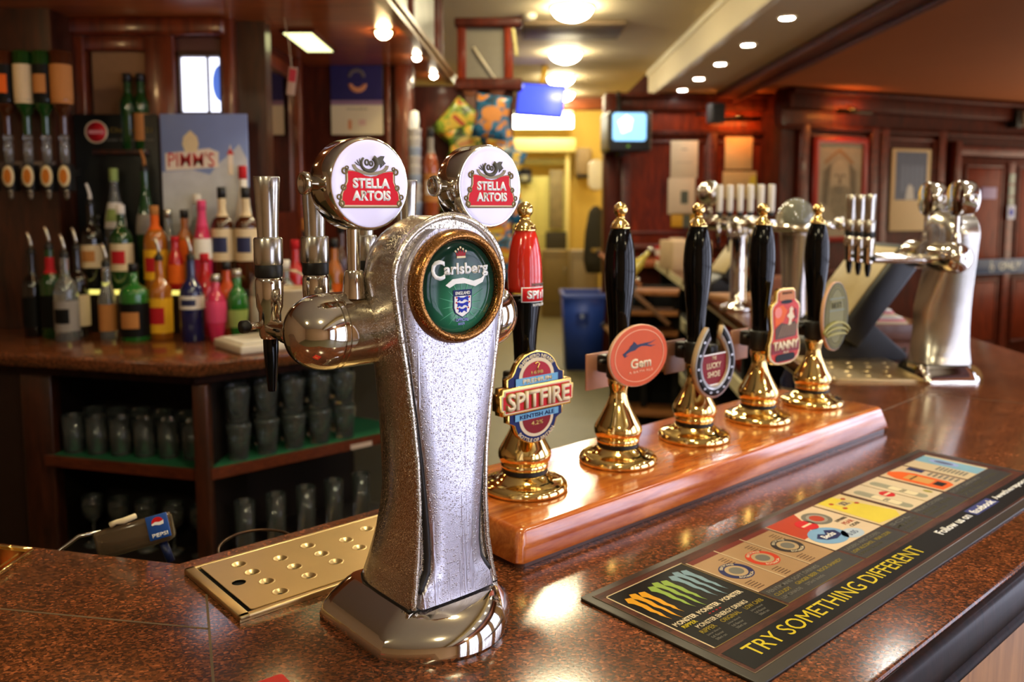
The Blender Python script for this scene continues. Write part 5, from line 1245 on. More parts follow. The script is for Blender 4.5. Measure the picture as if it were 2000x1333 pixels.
# optics: inverted bottles on a rail above their dispensers
rail = thing('optic_rail', 'grey rail holding the spirit optics on the dark wall', 'rail', (-1.93, 3.245, 1.70))
M().box((-.08, 0, 0), (.52, .015, .09), .003).obj('bar', mat('grey rail', (120, 104, 92), 0.4), rail)
opt = [(-12, g_amber, tan_l, orange_l, 'amber'), (28, g_brown, black_l, orange_l, 'dark brown'), (66, g_green, cream_l, None, 'green'), (102, g_green, black_l, tan_l, 'dark green'), (136, g_brown, tan_l, None, 'brown')]
for k, (px, g, lb, l2, nm) in enumerate(opt):
    y = 3.14; x = X(px, y)
    od = thing('optic_dispenser', '%s optic dispenser with an oval gold badge, %s' % (('first', 'second', 'third', 'fourth', 'fifth')[k], ('at the frame edge', 'under the dark brown bottle', 'under the green bottle with the cream label', 'under the dark green bottle', 'at the right end of the rail')[k]), 'optic', (x, y, 1.60), 0, 'optic dispensers on the rail')
    M().lathe([(.012, .13), (.016, .135), (.016, .20), (.012, .215), (.017, .22), (.017, .235), (0, .236)], 16).obj('chamber', g_clear, od)
    M().box((0, .015, .08), (.034, .05, .10), .006).box((0, .06, .10), (.02, .08, .03), .003).obj('body', black_matt, od)
    bd = M().lathe([(0, .004), (.026, .003), (.029, 0), (.026, -.002)], 28, face_y(0, -.014, .085) @ Matrix.Diagonal((.78, 1.4, 1, 1))).obj('badge', mat('cream badge', (214, 196, 150), 0.4), od)
    flat(od, 'badge_print', ell(.0145, .027, 24), face_y(0, -.0182, .085), mat('amber badge print', (186, 110, 40), 0.5, vary=.3, scale=60))
    M().lathe([(.006, 0), (.009, .01), (.010, .03), (.014, .034)], 14).obj('spout', tinfoil, od)
    bottle('upside down %s spirit bottle, %s on the optics' % (nm, ('at the frame edge', 'second along', 'with a broad cream label', 'with a dark label', 'with a tan label')[k]), x, y, 1.838+.30, .305, .037, g, lab=lb, lab2=l2, flip=True, group='upside down bottles on the optics', lr=(.16, .62))
for px, k in ((262, 0), (287, 1)):  # bottle reflections in the mirror, built as solid bottles before it
    bottle(('dark green bottle standing for a reflection in the tan mirror', 'pale labelled green bottle standing for a reflection at the tan mirror edge')[k], X(px, 3.42), 3.42, 1.80, .30, .032, g_green, lab=(None, tan_l)[k], cap=black_matt)
o = M().box((-1.56, 3.42, 1.79), (0.22, 0.09, 0.02), .003).obj('mirror_shelf', back_bar_wood); tag(o, 'narrow wooden shelf in front of the tan mirror', 'shelf')

# glasses in the cabinet
gl_glass = mat('cabinet glass', (226, 236, 230), 0.03, trans=0.95, vary=0)
def glass_proto(kind):
    if kind == 'tumbler': pr = [(0, 0), (.030, 0), (.032, .004), (.036, .125), (.0345, .125), (.030, .012), (0, .010)]
    elif kind == 'pint': pr = [(0, 0), (.029, 0), (.031, .004), (.034, .05), (.040, .105), (.0405, .112), (.037, .118), (.036, .120), (.0345, .119), (.038, .108), (.030, .012), (0, .010)]
    elif kind == 'tall': pr = [(0, 0), (.027, 0), (.029, .004), (.033, .18), (.0315, .18), (.027, .02), (0, .018)]
    else: pr = [(0, 0), (.033, 0), (.034, .003), (.012, .010), (.005, .02), (.0045, .075), (.012, .085), (.030, .105), (.036, .135), (.033, .170), (.0315, .170), (.0345, .135), (.028, .107), (0, .09)]
    return pr
gm = {}
for k in ('tumbler', 'pint', 'tall', 'stem'):
    b = M().lathe(glass_proto(k), 20, cap=False); bmesh.ops.recalc_face_normals(b.b, faces=b.b.faces[:]); me = bpy.data.meshes.new('drinking_glass'); b.b.to_mesh(me); b.b.free(); me.materials.append(gl_glass); gm[k] = me
def put_glass(kind, x, y, z, label, group):
    o = bpy.data.objects.new('drinking_glass', gm[kind]); C.objects.link(o); o.location = (x, y, z); tag(o, label, 'glass', group)
z1, z2 = FZ+.79+.0185, FZ+.46+.0185
for rr, (yy, rn) in enumerate(((2.74, 'front'), (2.84, 'rear'))):
    for i in range(6):
        put_glass('tumbler', -1.46+.085*i+.02*rr, yy-.10*(i/6)*.9, z1, 'clear tumbler, %s from the left in the %s row on the green left shelf' % (ORD[i], rn), 'tumblers on the green left shelf')
for rr, rn in enumerate(('front', 'rear')):
    for i in range(5):
        p = Vector((-0.885, 2.66))+Vector((BC, BS))*(.097*i+.035*rr)+Vector((-BS, BC))*(.10*rr+.0)
        for lv in (0, 1):
            put_glass('pint', p.x, p.y, z1+lv*.1215, 'half pint glass, %s of the %s stack in the %s row, green right shelf' % (('bottom', 'top')[lv], ORD[i], rn), 'stacked glasses on the green right shelf')
for i in range(5):
    put_glass('stem', -1.42+.10*i, 2.76-.022*i, z2, 'stemmed wine glass, %s from the left on the dark lower left shelf' % ORD[i], 'wine glasses on the lower left shelf')
for i in range(5):
    p = Vector((-0.88, 2.68))+Vector((BC, BS))*(.11*i)
    put_glass('tall', p.x, p.y, z2, 'tall straight glass, %s from the left on the dark lower right shelf' % ORD[i], 'tall glasses on the lower right shelf')
for x, y, lab in ((-1.32, 2.70, 'small white price strip on the lip of the green left shelf'), (-.53, 2.918, 'small white price strip on the lip of the green right shelf')):
    ang = 0 if x < -1 else BA
    o = M().box((0, 0, 0), (.085, .003, .016)).obj('price_strip', mat('pale strip', (196, 176, 164), 0.5), None, (x, y-.055 if x < -1 else y-.03, z1-.022), (0, 0, R(-15.5) if x < -1 else BA)); tag(o, lab, 'label')

# crisp packets on their hanging cards
def mottled(name, c1, c2, c3):
    if name in MATS: return MATS[name]
    m, nt, b_ = newmat(name); N, L = nt.nodes, nt.links
    tc = N.new('ShaderNodeTexCoord'); n = N.new('ShaderNodeTexNoise'); n.inputs['Scale'].default_value = 13; n.inputs['Detail'].default_value = 1.5; n.inputs['Distortion'].default_value = .6
    L.new(tc.outputs['Object'], n.inputs['Vector']); cr = N.new('ShaderNodeValToRGB'); cr.color_ramp.interpolation = 'CONSTANT'; e = cr.color_ramp.elements
    e[0].position = 0; e[0].color = lin(tuple(int(v*.5) for v in c1)); e[1].position = .38; e[1].color = lin(c1)
    for p_, c in ((.53, c2), (.60, c3), (.66, c1)): k = e.new(p_); k.color = lin(c)
    L.new(n.outputs['Fac'], cr.inputs['Fac']); L.new(cr.outputs['Color'], b_.inputs['Base Color']); b_.inputs['Roughness'].default_value = .3
    MATS[name] = m; return m
def packet(label, x, y, z, w, h, c1, c2, c3, ry, seedv):
    rnd = random.Random(seedv)
    t = thing('crisp_packet', label, 'snack packet', (x, y, z), 0, 'hanging snack packets', rot=(R(rnd.uniform(-8, 8)), ry, R(rnd.uniform(-12, 12))))
    nx, nz = 12, 14; vs = []; fs = []
    for sd in (-1, 1):
        for j in range(nz+1):
            for i in range(nx+1):
                u, v = -1+2*i/nx, -1+2*j/nz
                bulge = .028*(1-u*u)**.6*(1-v**4)**.8+rnd.uniform(-.002, .002)*(1-u*u)*(1-v*v)
                vs.append((u*w/2*(1-.05*(1-v*v)), sd*bulge, v*h/2))
    n1 = (nx+1)*(nz+1)
    for k in range(2):
        for j in range(nz):
            for i in range(nx):
                a = k*n1+j*(nx+1)+i; fs.append((a, a+1, a+nx+2, a+nx+1) if k == 0 else (a, a+nx+1, a+nx+2, a+1))
    mb = M().add(vs, fs); bmesh.ops.remove_doubles(mb.b, verts=mb.b.verts[:], dist=1e-5)
    mb.obj('bag', mottled('packet artwork %d %d %d' % (c1[0], c2[0], c3[0]), c1, c2, c3), t)
    flat(t, 'front_panel', ell(w*.30, h*.17, 24), face_y(0, -.030, h*.06), mat('packet panel %d %d %d' % c2, c2, 0.35))
    flat(t, 'name_patch', rect(w*.44, h*.10), face_y(0, -.0308, h*.07), mat('packet patch %d %d %d' % c3, c3, 0.35))
    for q in (-1, 1): M().box((0, 0, q*h*.485), (w*.98, .003, h*.03), .0005).obj('crimp', mat('packet foil %d %d %d' % c1, c1, 0.3), t)
    return t
GR, YL, OR_, RD, BL = (84, 112, 30), (200, 168, 60), (196, 120, 34), (160, 60, 40), (24, 92, 128)
for n, (px, py, ry, a) in enumerate(((893, 242, R(42), ((130, 150, 50), YL, RD)), (912, 290, R(-18), (GR, YL, OR_)), (900, 335, R(24), (GR, YL, OR_)), (962, 238, R(8), (BL, OR_, OR_)), (972, 280, R(-14), (BL, OR_, YL)), (985, 330, R(20), (BL, YL, OR_)), (968, 455, R(-6), (BL, OR_, YL)), (985, 500, R(12), (BL, OR_, YL)), (880, 375, R(30), (GR, YL, RD)), (988, 400, R(-10), (BL, OR_, OR_)))):
    lab = ('green and yellow crisp packet hanging highest, tilted like a diamond', 'green crisp packet hanging just below the tilted one', 'green crisp packet beside the top of the right medallion drum', 'blue and orange snack packet hanging highest of the blue ones', 'blue and orange snack packet second from the top of the blue ones', 'blue snack packet behind the top of the right medallion', 'blue snack packet below the right medallion', 'lowest blue snack packet beside the red pump handle', 'green snack packet behind the right medallion drum', 'blue snack packet hidden behind the right medallion face')[n]
    packet(lab, X(px, 5.02), 5.07-.075*(n % 4), 1.57-(py-405.6)/1640*5.02, .20, .25, *a, ry, n)
for px, lab in ((920, 'round brown peg card above the green packets'), (972, 'round brown peg card above the blue packets')):
    t = thing('peg_card', lab, 'display card', (X(px, 5.1), 5.1, 2.28))
    M().lathe([(0, 0), (.05, 0), (.05, .004), (0, .004)], 24, face_y(0, 0, 0)).obj('disc', mat('tan peg disc', (150, 92, 60), 0.5), t)
    M().box((0, .004, -.10), (.06, .006, .16), .002).obj('stem', mat('brown peg card', (90, 56, 40), 0.5), t)

# ------------------------------------------------------------------ ceiling lights
lamp_glass = mat('lit opal lamp glass', (255, 240, 196), 0.4, emit=K_LAMP, vary=0)
lamp_label = ['round opal ceiling lamp, largest and nearest in view', 'round opal ceiling lamp, second nearest in view', 'round opal ceiling lamp above the hanging blue screen', 'small opal ceiling lamp beside the hanging blue screen, farthest of the row']
lamp0 = None
for i, (x, y) in enumerate(((.41, 5.87), (.47, 7.55), (.51, 8.95), (.60, 10.2), (.33, 4.42), (.28, 2.9), (.2, 1.2), (.2, -1.0), (-1.8, -1.2), (2.4, -1.5), (3.4, 3.0), (5.2, 6.4), (.4, 12.0), (1.0, 13.0), (-.5, 12.6))):  # right-hand room and kitchen lamps are unseen, added to brighten those parts
    lab = lamp_label[i] if i < 4 else 'unseen round opal ceiling lamp overhead, added in the right-hand room and kitchen'
    if lamp0 is None:
        lamp0 = thing('ceiling_lamp', lab, 'ceiling lamp', (x, y, 2.93), 0, 'round ceiling lamps')
        M().lathe([(0, -.001), (.150, -.001), (.152, -.008), (.142, -.014), (.12, -.012)], 36, cap=False).obj('rim', mat('cream lamp rim', (206, 176, 110), 0.3, 0.3), lamp0)
        M().lathe([(.138, -.010)]+[(.138*math.cos(a), -.012-.085*math.sin(a)) for a in [PI/2*k/10 for k in range(11)]], 36, cap=False).obj('shade', lamp_glass, lamp0)
    else: dup(lamp0, (x, y, 3.37 if y > 11 else 2.93 if x < 2 else 2.68), 0, lab, 'round ceiling lamps')
sp0 = None
names = ['farthest spotlight of the row in the cream soffit', 'second farthest spotlight of the row in the cream soffit', 'middle spotlight of the row in the cream soffit', 'second nearest spotlight of the row in the cream soffit', 'nearest and largest spotlight of the row in the cream soffit']
spot_m = mat('white spotlight', (255, 250, 240), 0.4, emit=K_SPOT, vary=0)
for i, y in enumerate((8.1, 7.4, 6.65, 5.88, 5.06, 4.25, 3.45, 2.65, 1.85, 1.05, .25)):
    lab = names[i] if i < 5 else 'soffit spotlight overhead, out of the picture'
    if sp0 is None:
        sp0 = thing('spotlight', lab, 'spotlight', (1.615, y, 2.68), 0, 'spotlights in the cream soffit')
        M().lathe([(.056, -.0005), (.058, -.004), (.050, -.008), (.042, -.006)], 24, cap=False).obj('rim', mat('white spot rim', (230, 224, 206), 0.4), sp0)
        M().lathe([(0, -.0075), (.025, -.007), (.040, -.0045)], 24, cap=False).obj('bulb', spot_m, sp0)
    else: dup(sp0, (1.615, y, 2.68), 0, lab, 'spotlights in the cream soffit')
tag(M().box((.46, 6.55, 2.915), (.75, .55, .035), .006).obj('ceiling_hatch', mat('shadowy brown hatch', (112, 92, 66), 0.6)), 'flat brown hatch panel on the ceiling behind the nearest lamp', 'hatch')
sd = thing('smoke_detector', 'small round white detector on the ceiling beside the gantry', 'detector', (.12, 6.1, 2.93))
M().lathe([(0, -.035), (.035, -.035), (.05, -.02), (.055, 0)], 24, cap=False).obj('body', mat('off white detector', (196, 186, 160), 0.5), sd)

# ------------------------------------------------------------------ television, hanging screen, pictures on the far walls
tv = thing('television', 'small boxy television with a pale blue picture bracketed to the dark column', 'television', (1.075, 8.02, 2.28), R(6))
M().prism(rect(.40, .37, 0, -.005, .03), -.20, .17, face_y(0, -.0, 0) @ Matrix.Translation((0, 0, -.0)), .01).obj('casing', mat('tv black', (18, 18, 22), 0.4), tv)
M().box((.185, -.02, 0), (.03, .3, .36), .008).obj('side_trim', mat('tv grey side', (120, 104, 84), 0.4), tv)
M().prism(rect(.315, .255, -.01, .03, .03), .17, .176, face_y(0, 0, 0)).obj('screen', mat('bright sky blue screen', (130, 190, 250), 0.2, emit=1.5, vary=0.35, scale=6), tv)
flat(tv, 'bright_patch', [(-.12, .05), (-.04, .11), (.02, .07), (.0, -.03), (-.08, -.06)], face_y(0, -.1765, .03), mat('screen white', (240, 248, 255), 0.2, emit=1.6))
flat(tv, 'logo', ell(.014, .010, 16), face_y(-.02, -.173, -.145), mat('green led logo', (120, 180, 60), 0.4))
M().box((-.03, .14, -.20), (.06, .2, .05), .006).tube([(-.03, .18, -.2), (-.03, .20, .40)], .02, 8).obj('bracket', black_matt, tv)
hs = thing('hanging_screen', 'blue flat screen hanging from the ceiling over the servery', 'screen', (.265, 8.2, 2.60), R(-10), rot=(R(-6), R(5), R(-8)))
M().box((0, 0.02, 0), (.47, .05, .32), .008).obj('casing', mat('screen grey case', (60, 60, 70), 0.4), hs)
M().box((0.01, -.007, 0.0), (.44, .005, .285), .001).obj('panel', mat('solid blue screen', (66, 84, 250), 0.3, emit=1.0, vary=0), hs)
flat(hs, 'corner_mark', rect(.03, .025), face_y(-.18, -.0102, .12), mat('pale blue mark', (170, 186, 250), 0.3, emit=.8))
M().tube([(0, .03, .15), (.02, .05, .36)], .03, 10).obj('pole', mat('yellow pole', (206, 160, 60), 0.4), hs)
tvm = thing('speaker_box', 'dark grey loudspeaker box high in the corner of the panelling', 'speaker', ((1392-1000)/1640*8.1, 8.1, 2.46), R(15))
M().box((0, 0, 0), (.15, .12, .19), .02).obj('cabinet', mat('grey speaker', (62, 58, 60), 0.6), tvm)
M().box((0, -.062, 0), (.12, .004, .15), .002).obj('grille', mat('dark speaker grille', (36, 34, 36), 0.7), tvm)
M().tube([(0, .05, 0), (-.05, .30, .02)], .012, 8).obj('bracket', black_matt, tvm)
def Zp(py, y): return 1.57-(py-405.6)/1640*y
def paper(name, label, px, py, w, h, y=8.425, extra=None, mt=cream_print):
    t = thing(name, label, 'notice', (X(px, y), y, Zp(py, y)))
    M().box((0, 0, 0), (w, .004, h), .0005).obj('sheet', mt, t)
    if extra: extra(t)
    return t
paper_white = mat('pale notice paper', (226, 204, 172), 0.6)
def ex1(t):
    flat(t, 'heading', rect(.06, .008, 0, .10), face_y(0, -.0022, 0), grey_print); flat(t, 'line', rect(.16, .004, 0, -.03), face_y(0, -.0022, 0), mat('pale grey print', (150, 142, 130), 0.45))
def ex2(t): flat(t, 'picture', rect(.075, .13, .03, -.01), face_y(0, -.0022, 0), mat('grey green picture', (86, 92, 78), 0.5))
paper('notice', 'upper white notice on the red panelling right of the television', 1333, 313, .27, .37, 8.42, ex1, paper_white)
paper('notice', 'lower white notice with a small dark picture on the red panelling', 1329, 384, .27, .36, 8.42, ex2, paper_white)
paper('leaflet', 'yellow leaflet on the dado rail below the white notices', 1334, 430, .25, .14, 8.42, ex2, mat('amber leaflet', (214, 160, 34), 0.5))
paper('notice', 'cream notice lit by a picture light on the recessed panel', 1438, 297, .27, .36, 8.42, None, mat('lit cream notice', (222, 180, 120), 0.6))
def ex3(t): flat(t, 'corner_print', [(.06, -.08), (.16, -.08), (.16, .09), (.11, .09), (.09, 0)], face_y(0, -.0022, 0), yellow_print)
paper('notice', 'wider cream notice with a yellow corner below the lit one', 1441, 362, .335, .27, 8.42, ex3, mat('cream notice low', (206, 174, 116), 0.6))
paper('wooden_strip', 'thin pale wooden strip leaning in the panel corner', 1525, 360, .045, .62, 8.40, None, mat('pale wood strip', (150, 96, 60), 0.5))
def picture_light(label, x, y, z, rz):
    t = thing('picture_light', label, 'picture light', (x, y, z), rz, 'brass picture lights')
    M().tube([(-.20, 0, 0), (.20, 0, 0)], .022, 12).obj('shade', mat('dark brass shade', (70, 48, 22), 0.35, 0.7), t)
    M().tube([(0, .02, .0), (0, .07, .07), (0, .20, .09)], .010, 8).tube([(-.04, .03, .03), (.04, .03, .03)], .018, 10).obj('arm', brass, t)
    M().tube([(-.17, .027, -.006), (.17, .027, -.006)], .008, 8).obj('bulb', mat('warm tube bulb', (255, 150, 64), 0.4, emit=130, vary=0), t)
    return t
picture_light('brass picture light glowing over the cream notice', X(1440, 8.22), 8.22, Zp(236, 8.22), 0)
v = wb(.50, .22, Zp(225, 8.1)); picture_light('brass picture light glowing over the red framed portrait', v.x, v.y, v.z, WBA)
fp = thing('framed_picture', 'red framed drawing of a bearded stone head', 'picture', wb(.52, .035, Zp(372, 8.17)), WBA)
ring(rect(.66, 1.0), rect(.55, .89), 0, .03, face_y(0, 0, 0)).obj('frame', mat('red frame', (150, 44, 38), 0.4), fp)
M().box((0, -.008, 0), (.56, .006, .90)).obj('sheet', mat('stone grey drawing', (150, 140, 118), 0.6, vary=0.25, scale=9), fp)
fy = face_y(0, -.012, 0)
flat(fp, 'face', ell(.12, .19, 24, .0, .10), fy, mat('pale stone print', (170, 158, 136), 0.6, vary=0.15, scale=14))
flat(fp, 'gable', [(-.20, .27), (-.19, .24), (-.02, .36), (.15, .24), (.17, .27), (-.01, .40)], fy, mat('tan stone print', (146, 116, 84), 0.6))
for q in (-1, 1):
    flat(fp, 'eye', ell(.022, .012, 14, q*.045, .14), lift(fy, .0006), grey_print)
    flat(fp, 'hair', [(q*.11, .26), (q*.20, .18), (q*.21, -.12), (q*.15, -.16), (q*.125, .08)][::q], lift(fy, .0006), mat('dark stone print', (112, 104, 90), 0.6, vary=0.3, scale=20))
flat(fp, 'nose', [(-.018, .06), (.018, .06), (.008, .15), (-.008, .15)], lift(fy, .0006), mat('dark stone print', (112, 104, 90), 0.6))
flat(fp, 'beard', [(-.12, .02), (-.05, .045), (.05, .045), (.12, .02), (.11, -.16), (.05, -.30), (0, -.36), (-.05, -.30), (-.11, -.16)], lift(fy, .0004), mat('mid stone print', (134, 126, 108), 0.6, vary=0.35, scale=22))
ring(ell(.05, .028, 18), ell(.025, .010, 18), 0, .001, lift(fy, .0008)).obj('mouth', grey_print, fp)
fp2 = thing('framed_picture', 'cream mounted blue group photograph on the panelled wall', 'picture', wb(1.44, .035, Zp(372, 8.52)), WBA)
M().box((0, 0, 0), (.52, .02, .82), .003).obj('mount', mat('cream mount', (196, 174, 138), 0.6), fp2)
flat(fp2, 'photo', rect(.42, .48, -.0, .14), face_y(0, -.0105, 0), mat('blue photograph', (66, 76, 108), 0.5, vary=0.3, scale=12))
for k in range(5): flat(fp2, 'figure', [(-.13+.062*k, -.02), (-.09+.062*k, -.02), (-.088+.062*k, .22), (-.11+.062*k, .27), (-.132+.062*k, .22)], face_y(0, -.0112, 0), mat('slate figure', (92, 104, 136), 0.5))
flat(fp2, 'pale_figure', [(-.07, -.095), (.05, -.095), (.03, .03), (-.02, .06), (-.05, .02)], face_y(0, -.0118, 0), mat('pale figure', (180, 180, 184), 0.5))
# doors with their blue bar
d1 = struct('door_1', M().box((2.95, -.03, 1.02), (1.90, .05, 2.14), 0.004, WBM), mahogany_dark)
panel_m = wood('door panel', (74, 24, 11), (118, 46, 22), 0.5, 0.05, 4, (6, 6, .8))
for u0, u1 in ((2.20, 2.69), (2.98, 3.40), (3.5, 3.85)):
    for z0, z1 in ((.14, .78), (1.02, 1.98)):
        M().box(((u0+u1)/2, -.06, (z0+z1)/2), (u1-u0, .025, z1-z0), .012, WBM).obj('panel', panel_m, d1)
        for uu in (u0-.02, u1+.02): M().box((uu, -.06, (z0+z1)/2), (.02, .03, z1-z0+.06), .006, WBM).obj('bead', mahogany_rail, d1)
        for zz in (z0-.02, z1+.02): M().box(((u0+u1)/2, -.06, zz), (u1-u0+.04, .03, .02), .006, WBM).obj('bead', mahogany_rail, d1)
fr = M().box((2.03, -.05, 1.1), (.08, .1, 2.3), .015, WBM).box((2.95, -.05, 2.15), (1.9, .1, .1), .015, WBM).box((2.84, -.065, 1.0), (.10, .02, 2.1), .004, WBM)
fr.obj('door_frame', mahogany_rail, d1)
for k in range(4): M().box((2.84, -.08, 1.50+.125*k), (.085, .006, .105), .001, WBM).obj('glass_pane', mat('green grey glass', (84, 96, 82), 0.15, coat=.5), d1)
ok = thing('door_sign', 'blue bar across the door with a wheelchair symbol and the word ONLY', 'sign', wb(2.62, .10, Zp(520, 8.95)), WBA)
M().box((0, 0, 0), (1.62, .012, .155), .003).obj('plate', mat('navy door plate', (36, 56, 100), 0.4), ok)
for q in (-1, 1): M().box((0, -.007, q*.072), (1.62, .004, .010), .001).obj('edge', mat('steel blue edge', (90, 110, 150), 0.4), ok)
text(ok, 'ONLY', face_y(.225, -.0065, 0), mat('pale sign white', (190, 196, 196), 0.4), .33, .085, 0.03)
wm = mat('pale sign white', (190, 196, 196), 0.4); wy = face_y(-.045, -.0065, -.005)
flat(ok, 'symbol_head', ell(.013, n=14, cx=-.01, cy=.052), wy, wm)
flat(ok, 'symbol_body', [(-.018, .034), (-.002, .034), (.0, .012), (.024, .012), (.036, -.03), (.026, -.034), (.014, 0), (-.016, 0)], wy, wm)
ring(ell(.034, .034, 24, 0, -.016), ell(.025, .025, 24, 0, -.016), 0, .0006, wy).obj('symbol_wheel', wm, ok)
t = thing('door_notice', 'lilac notice on the left door panel', 'notice', wb(2.50, .085, Zp(378, 8.93)), WBA); M().box((0, 0, 0), (.22, .004, .12), .0005).obj('sheet', mat('lilac notice', (136, 118, 164), 0.5), t)
t = thing('door_notice', 'small pale blue sticker on the door glass', 'notice', wb(2.835, .095, Zp(415, 9.05)), WBA); M().box((0, 0, 0), (.115, .004, .145), .0005).obj('sheet', mat('pale blue sticker', (170, 176, 206), 0.5), t); flat(t, 'mark', ell(.03, .04, 16), face_y(0, -.0022, 0), mat('royal blue print', (34, 50, 170), 0.4))
t = thing('emergency_light', 'white emergency light box above the doors', 'emergency light', wb(2.92, .12, Zp(237, 9.07)), WBA)
M().box((-.09, .04, 0), (.09, .12, .19), .01).obj('bracket', black_matt, t); M().box((.04, 0, 0), (.17, .10, .15), .015).obj('body', mat('grey white box', (186, 178, 164), 0.5), t); M().box((.04, -.052, 0), (.11, .006, .05), .001).obj('slot', mat('dark slot', (70, 60, 54), 0.5), t)

# ------------------------------------------------------------------ kitchen end
kt = thing('kitchen_strip_light', 'bright white fluorescent strip across the kitchen hatch', 'light', (X(1056, 13.52), 13.52, Zp(241, 13.52)))
M().box((0, .05, .0), (1.04, .1, .22), .02).obj('housing', mat('white housing', (230, 226, 206), 0.5), kt); M().box((0, -.01, 0), (1.0, .05, .20), .02).obj('tube', mat('fluorescent white', (255, 252, 226), 0.4, emit=K_STRIP, vary=0), kt)
kh = thing('kitchen_hatch', 'pale yellow green kitchen hatch cupboard under the strip light', 'cupboard', (X(1050, 13.8), 13.8, FZ))
pale_green = mat('pale yellow green paint', (206, 200, 120), 0.5, vary=0.06, scale=3)
M().box((-.15, .1, 1.45), (1.25, .25, 1.35), .01).obj('carcass', pale_green, kh)
M().box((-.35, -.04, 1.40), (.62, .03, 1.10), .006).obj('door', mat('lighter green door', (214, 208, 130), 0.5), kh)
M().box((.05, -.06, 2.62), (1.1, .2, .22), .01).obj('shelf_front', mat('cream shelf front', (232, 220, 150), 0.5), kh)
M().box((0, -.06, 3.10), (1.1, .25, .30), .01).obj('lit_panel', mat('glowing cream panel', (250, 246, 214), 0.5, emit=.6), kh)  # no lamp: the panel glows by itself to look lit
M().box((0, -.02, 2.36), (1.0, .06, .10), .004).obj('shadow_gap', mat('olive gap', (130, 120, 62), 0.6), kh)
M().box((.30, -.07, 1.75), (.22, .03, .95), .004).obj('notice_board', mat('grey brown notices', (136, 124, 92), 0.6, vary=.5, scale=9), kh)
M().box((.30, -.05, .95), (.34, .10, .55), .006).obj('dark_panel', mat('dark olive panel', (44, 38, 18), 0.6), kh)
M().box((.48, -.03, 1.6), (.07, .08, 1.9), .004).obj('post', mat('cream shelf front', (232, 220, 150), 0.5), kh)
pt = thing('payment_terminal', 'dark wall telephone with a pale display on the kitchen hatch', 'telephone', (X(1026, 13.68), 13.68, Zp(345, 13.68)))
M().box((0, 0, 0), (.20, .10, .22), .02).obj('body', mat('dark blue plastic', (24, 34, 70), 0.4), pt); M().box((-.01, -.055, -.03), (.11, .01, .09), .004).obj('display', mat('pale display', (176, 180, 160), 0.4), pt); M().tube([(-.09, -.06, .09), (.0, -.08, .10), (.09, -.06, .09)], .025, 8).obj('handset', black_matt, pt)
hd = thing('hand_dryer', 'grey dispenser box on the yellow wall', 'dispenser', (X(1138, 13.85), 13.85, Zp(318, 13.9)))
M().box((0, 0, 0), (.27, .22, .44), .04).obj('body', mat('grey dispenser', (150, 130, 100), 0.5), hd); M().box((0, -.02, -.24), (.22, .16, .05), .01).obj('outlet', black_matt, hd)
td = thing('towel_dispenser', 'white rounded dispenser hanging beside the dark column', 'dispenser', (X(1163, 11.0), 11.0, Zp(343, 11.0)))
M().prism(rect(.20, .40, 0, 0, .09), -.06, .06, face_y(0, 0, 0), .02).obj('body', mat('white dispenser', (226, 214, 186), 0.4), td); M().box((0, .1, 0), (.06, .16, .1), .01).obj('mount', mat('grey dispenser', (150, 130, 100), 0.5), td)
M().box((.30, .18, -.9), (.30, .06, 2.4)).obj('wall_board', yellow_paint, td)
for (px, py, w, h, y, lab, cc) in ((1085, 535, .42, .78, 12.6, 'tall beige cabinet left of the pair at the kitchen end', (120, 100, 56)), (1140, 535, .40, .80, 12.0, 'grey cabinet at the kitchen end behind the blue bin', (132, 116, 88))):
    t = thing('low_cabinet', lab, 'cabinet', (X(px, y), y, FZ)); hh = Zp(488, y)-FZ
    M().box((0, 0, hh/2), (w, .4, hh), .01).obj('body', mat('cabinet %d' % cc[0], cc, 0.5, vary=.15, scale=3), t)
    M().box((0, -.205, hh*.55), (w*.84, .012, hh*.62), .004).obj('door', mat('cabinet door %d' % cc[0], tuple(int(v_*1.12) for v_ in cc), 0.5), t)
    M().box((w*.3, -.22, hh*.7), (.02, .02, .10), .004).obj('handle', tinfoil, t)
bag = thing('hanging_coat', 'dark coat hanging by the kitchen doorway', 'coat', (X(1163, 10.9), 10.9, Zp(470, 10.9)))
M().loft([[(a*math.cos(q), b_*math.sin(q), z) for q in [2*PI*k/14 for k in range(14)]] for a, b_, z in ((.03, .02, .45), (.09, .05, .38), (.14, .07, .1), (.16, .08, -.25), (.12, .06, -.42))]).obj('cloth', mat('dark olive coat', (40, 36, 24), 0.8, vary=.3, scale=12, bump=.3), bag)
M().box((.02, -.085, -.12), (.16, .01, .05), .002).obj('stripe', mat('khaki stripe', (150, 120, 50), 0.6), bag)
bn = thing('waste_bin', 'blue plastic waste bin standing on the servery floor', 'bin', (X(1138, 8.45), 8.45, FZ))
def frus(a, b_, z0, z1): return [[(-a[0], -a[1], z0), (a[0], -a[1], z0), (a[0], a[1], z0), (-a[0], a[1], z0)], [(-b_[0], -b_[1], z1), (b_[0], -b_[1], z1), (b_[0], b_[1], z1), (-b_[0], b_[1], z1)]]
bin_blue = mat('blue bin plastic', (38, 66, 150), 0.45)
a_ = frus((.17, .20), (.205, .25), 0, .74); i_ = frus((.195, .24), (.165, .19), .74, .05)
M().loft(a_+i_).obj('body', bin_blue, bn)
ring(rect(.44, .53, 0, 0, .02), rect(.385, .475, 0, 0, .02), .73, .775).obj('rim', bin_blue, bn)
flat(bn, 'mark', [(0, -.028), (.024, 0), (0, .028), (-.024, 0)], face_y(-.02, -.238, .55), mat('pale bin mark', (150, 160, 190), 0.5), .003)
M().prism(rect(.13, .11, 0, 0, .01), 0, .004, face_y(-.02, -.236, .53)).obj('mark_panel', mat('deep blue panel', (30, 54, 130), 0.45), bn)

